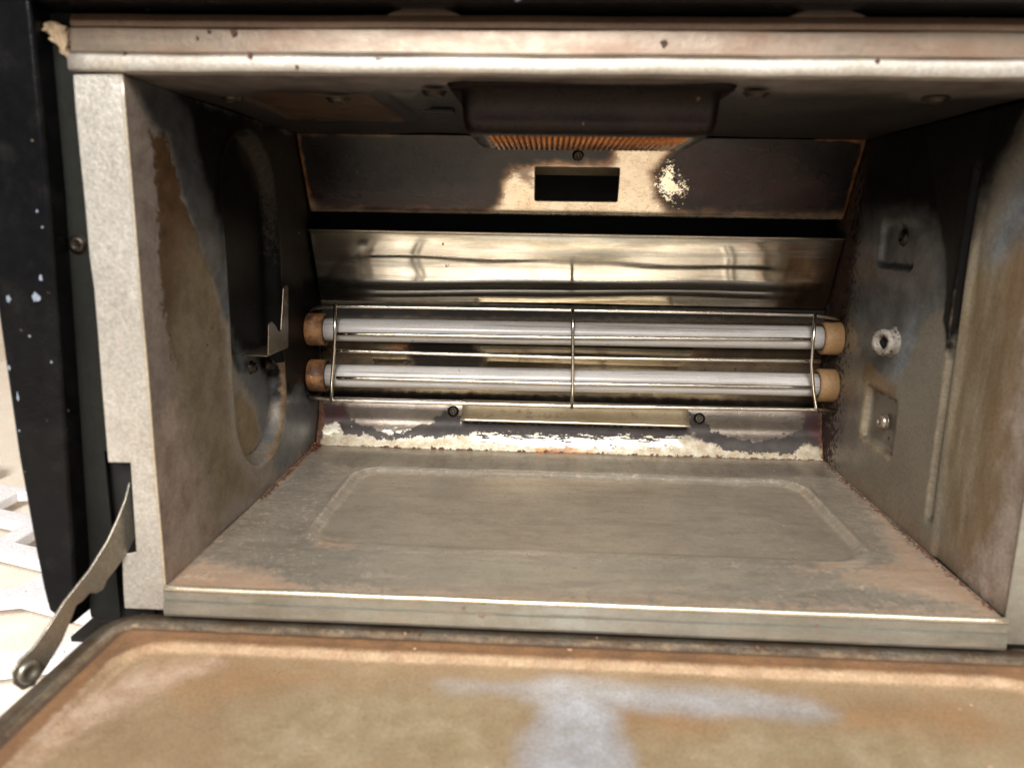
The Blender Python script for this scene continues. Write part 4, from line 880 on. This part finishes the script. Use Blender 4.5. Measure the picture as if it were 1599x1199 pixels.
# crumbs and rust flakes
bm = bmesh.new()
def flake(x, y, z, r):
    n = random.choice((4, 5))
    base = [Vector((x + r * math.cos(k / n * 6.28 + random.random()) * random.uniform(.5, 1), y + r * math.sin(k / n * 6.28) * random.uniform(.5, 1), z + random.uniform(0, r * .4))) for k in range(n)]
    top = bm.verts.new((x, y, z + r * random.uniform(.4, .9)))
    vs = [bm.verts.new(p) for p in base]
    for k in range(n): bm.faces.new((vs[k], vs[(k + 1) % n], top))
    bm.faces.new(vs[::-1])
for i in range(420):
    flake(-14.9 + abs(random.gauss(0, .12)), random.uniform(9, 18), 0.01, random.uniform(.03, .09))
for i in range(520):
    flake(14.92 - abs(random.gauss(0, .12)), random.uniform(0.5, 18), 0.01, random.uniform(.02, .08))
for i in range(260):
    flake(random.uniform(-14.9, 14.9), 18.02 - abs(random.gauss(0, .05)), 0.02, random.uniform(.02, .06))
for i in range(140):
    a = random.random()
    flake(-14.85 + abs(random.gauss(0, .15)), 18.0 - random.random() * 1.2, random.uniform(0.0, .4) * a, random.uniform(.05, .14))
crumbs = obj('crumbs', bm, stained('burnt crumbs', c(104, 62, 38), c(60, 34, 24), 0.85, 0.0, coord='obj', bump=0.5,
    specks=[('l', 3.0, 0.09, c(190, 150, 120))]))
crumbs['kind'] = 'stuff'; crumbs['label'] = 'burnt crumbs and rust flakes along the edges of the cavity floor'; crumbs['category'] = 'crumbs'

# ------------------------------------------------------------------ background: counter, tiled wall, white lattice
M_counter = stained('cream counter', c(236, 226, 212), c(226, 212, 194), 0.4, 0.0, coord='obj', bump=0.05)
bm = bmesh.new(); box(bm, -140, 140, -60, 90, -9.0, -6.2)
o = obj('countertop', bm, M_counter, bevel=0.3); o['kind'] = 'structure'; o['label'] = 'cream counter under the oven'
# oven feet so that it stands on the counter
for fx in (-16, 16):
    for fy in (3, 21):
        bm = bmesh.new()
        lathe(bm, [(0, -3.2), (1.1, -3.2), (1.2, -3.0), (1.35, 0), (0, 0)], Matrix.Translation(Vector((fx, fy, -3.0))), 20)
        obj('foot', bm, M_black, oven)
wallo = bpy.data.objects.new('tiled_wall', None); wallo.location = (0, 0.7, 0); wallo['kind'] = 'structure'; wallo['label'] = 'cream tiled wall behind'; C.objects.link(wallo)
bpy.context.view_layer.update()
bm = bmesh.new(); box(bm, -140, 140, 72, 74, -6.2, 90)
obj('grout', bm, plain('grout', c(190, 176, 158), 0.8), wallo)
tile_me = None
for i in range(-6, 3):
    for j in range(0, 5):
        bm_w = 19.6
        x0 = i * 20 + 4; z0 = -6.0 + j * 20
        if tile_me is None:
            bm = bmesh.new(); box(bm, 0, 19.7, 71.6, 72.1, 0, 19.7)
            t0 = obj('tile', bm, stained('cream tile', c(232, 216, 196), c(224, 206, 184), 0.3, 0.0, coord='obj', bump=0.03), wallo, bevel=0.15)
            tile_me = t0.data
        else:
            t = t0.copy(); C.objects.link(t); t.parent = wallo
            t.location = Vector(t0.location) ; t0b = t
            t.location = (t.location.x + (x0 - TX) * K, t.location.y, t.location.z + (z0 - TZ) * K)
            continue
        t0.location = (x0 * K, 0, z0 * K); TX, TZ = x0, z0
# white plastic lattice lying beside the oven
bm = bmesh.new()
z0, z1 = -5.7, -5.0
A, B = 5.2, 3.4           # half pitch along x and y of a hexagonal cell
def edge_bar(p, q, w):
    p = Vector(p); q = Vector(q); d = (q - p).normalized(); n = Vector((-d.y, d.x)) * w
    pts = [p + n, p + n * 0.4 + d * 0, q + n * 0.4, q + n, q - n, p - n]
    o = [p + n, q + n, q - n, p - n]
    box_pts = [(v.x, v.y) for v in o]
    lo = [bm.verts.new((x, y, z0)) for x, y in box_pts]; hi = [bm.verts.new((x, y, z1 + 0.0007 * random.random())) for x, y in box_pts]
    bm.faces.new(hi); bm.faces.new(lo[::-1])
    for k in range(4): bm.faces.new((lo[k], lo[(k + 1) % 4], hi[(k + 1) % 4], hi[k]))
for i in range(0, 8):
    for j in range(-3, 6):
        cx = -21.5 - i * A * 2 - (A if j % 2 else 0); cy = j * B * 1.5
        h = [(cx, cy + B), (cx + A, cy + B * 0.5), (cx + A, cy - B * 0.5), (cx, cy - B)]
        for k in range(3): edge_bar(h[k], h[k + 1], 0.62)
lat = obj('lattice_tray', bm, stained('white plastic', c(232, 230, 232), c(224, 222, 226), 0.35, 0.0, coord='obj', bump=0.03), bevel=0.12)
lat['label'] = 'white plastic lattice tray lying on the counter left of the oven'; lat['category'] = 'tray'
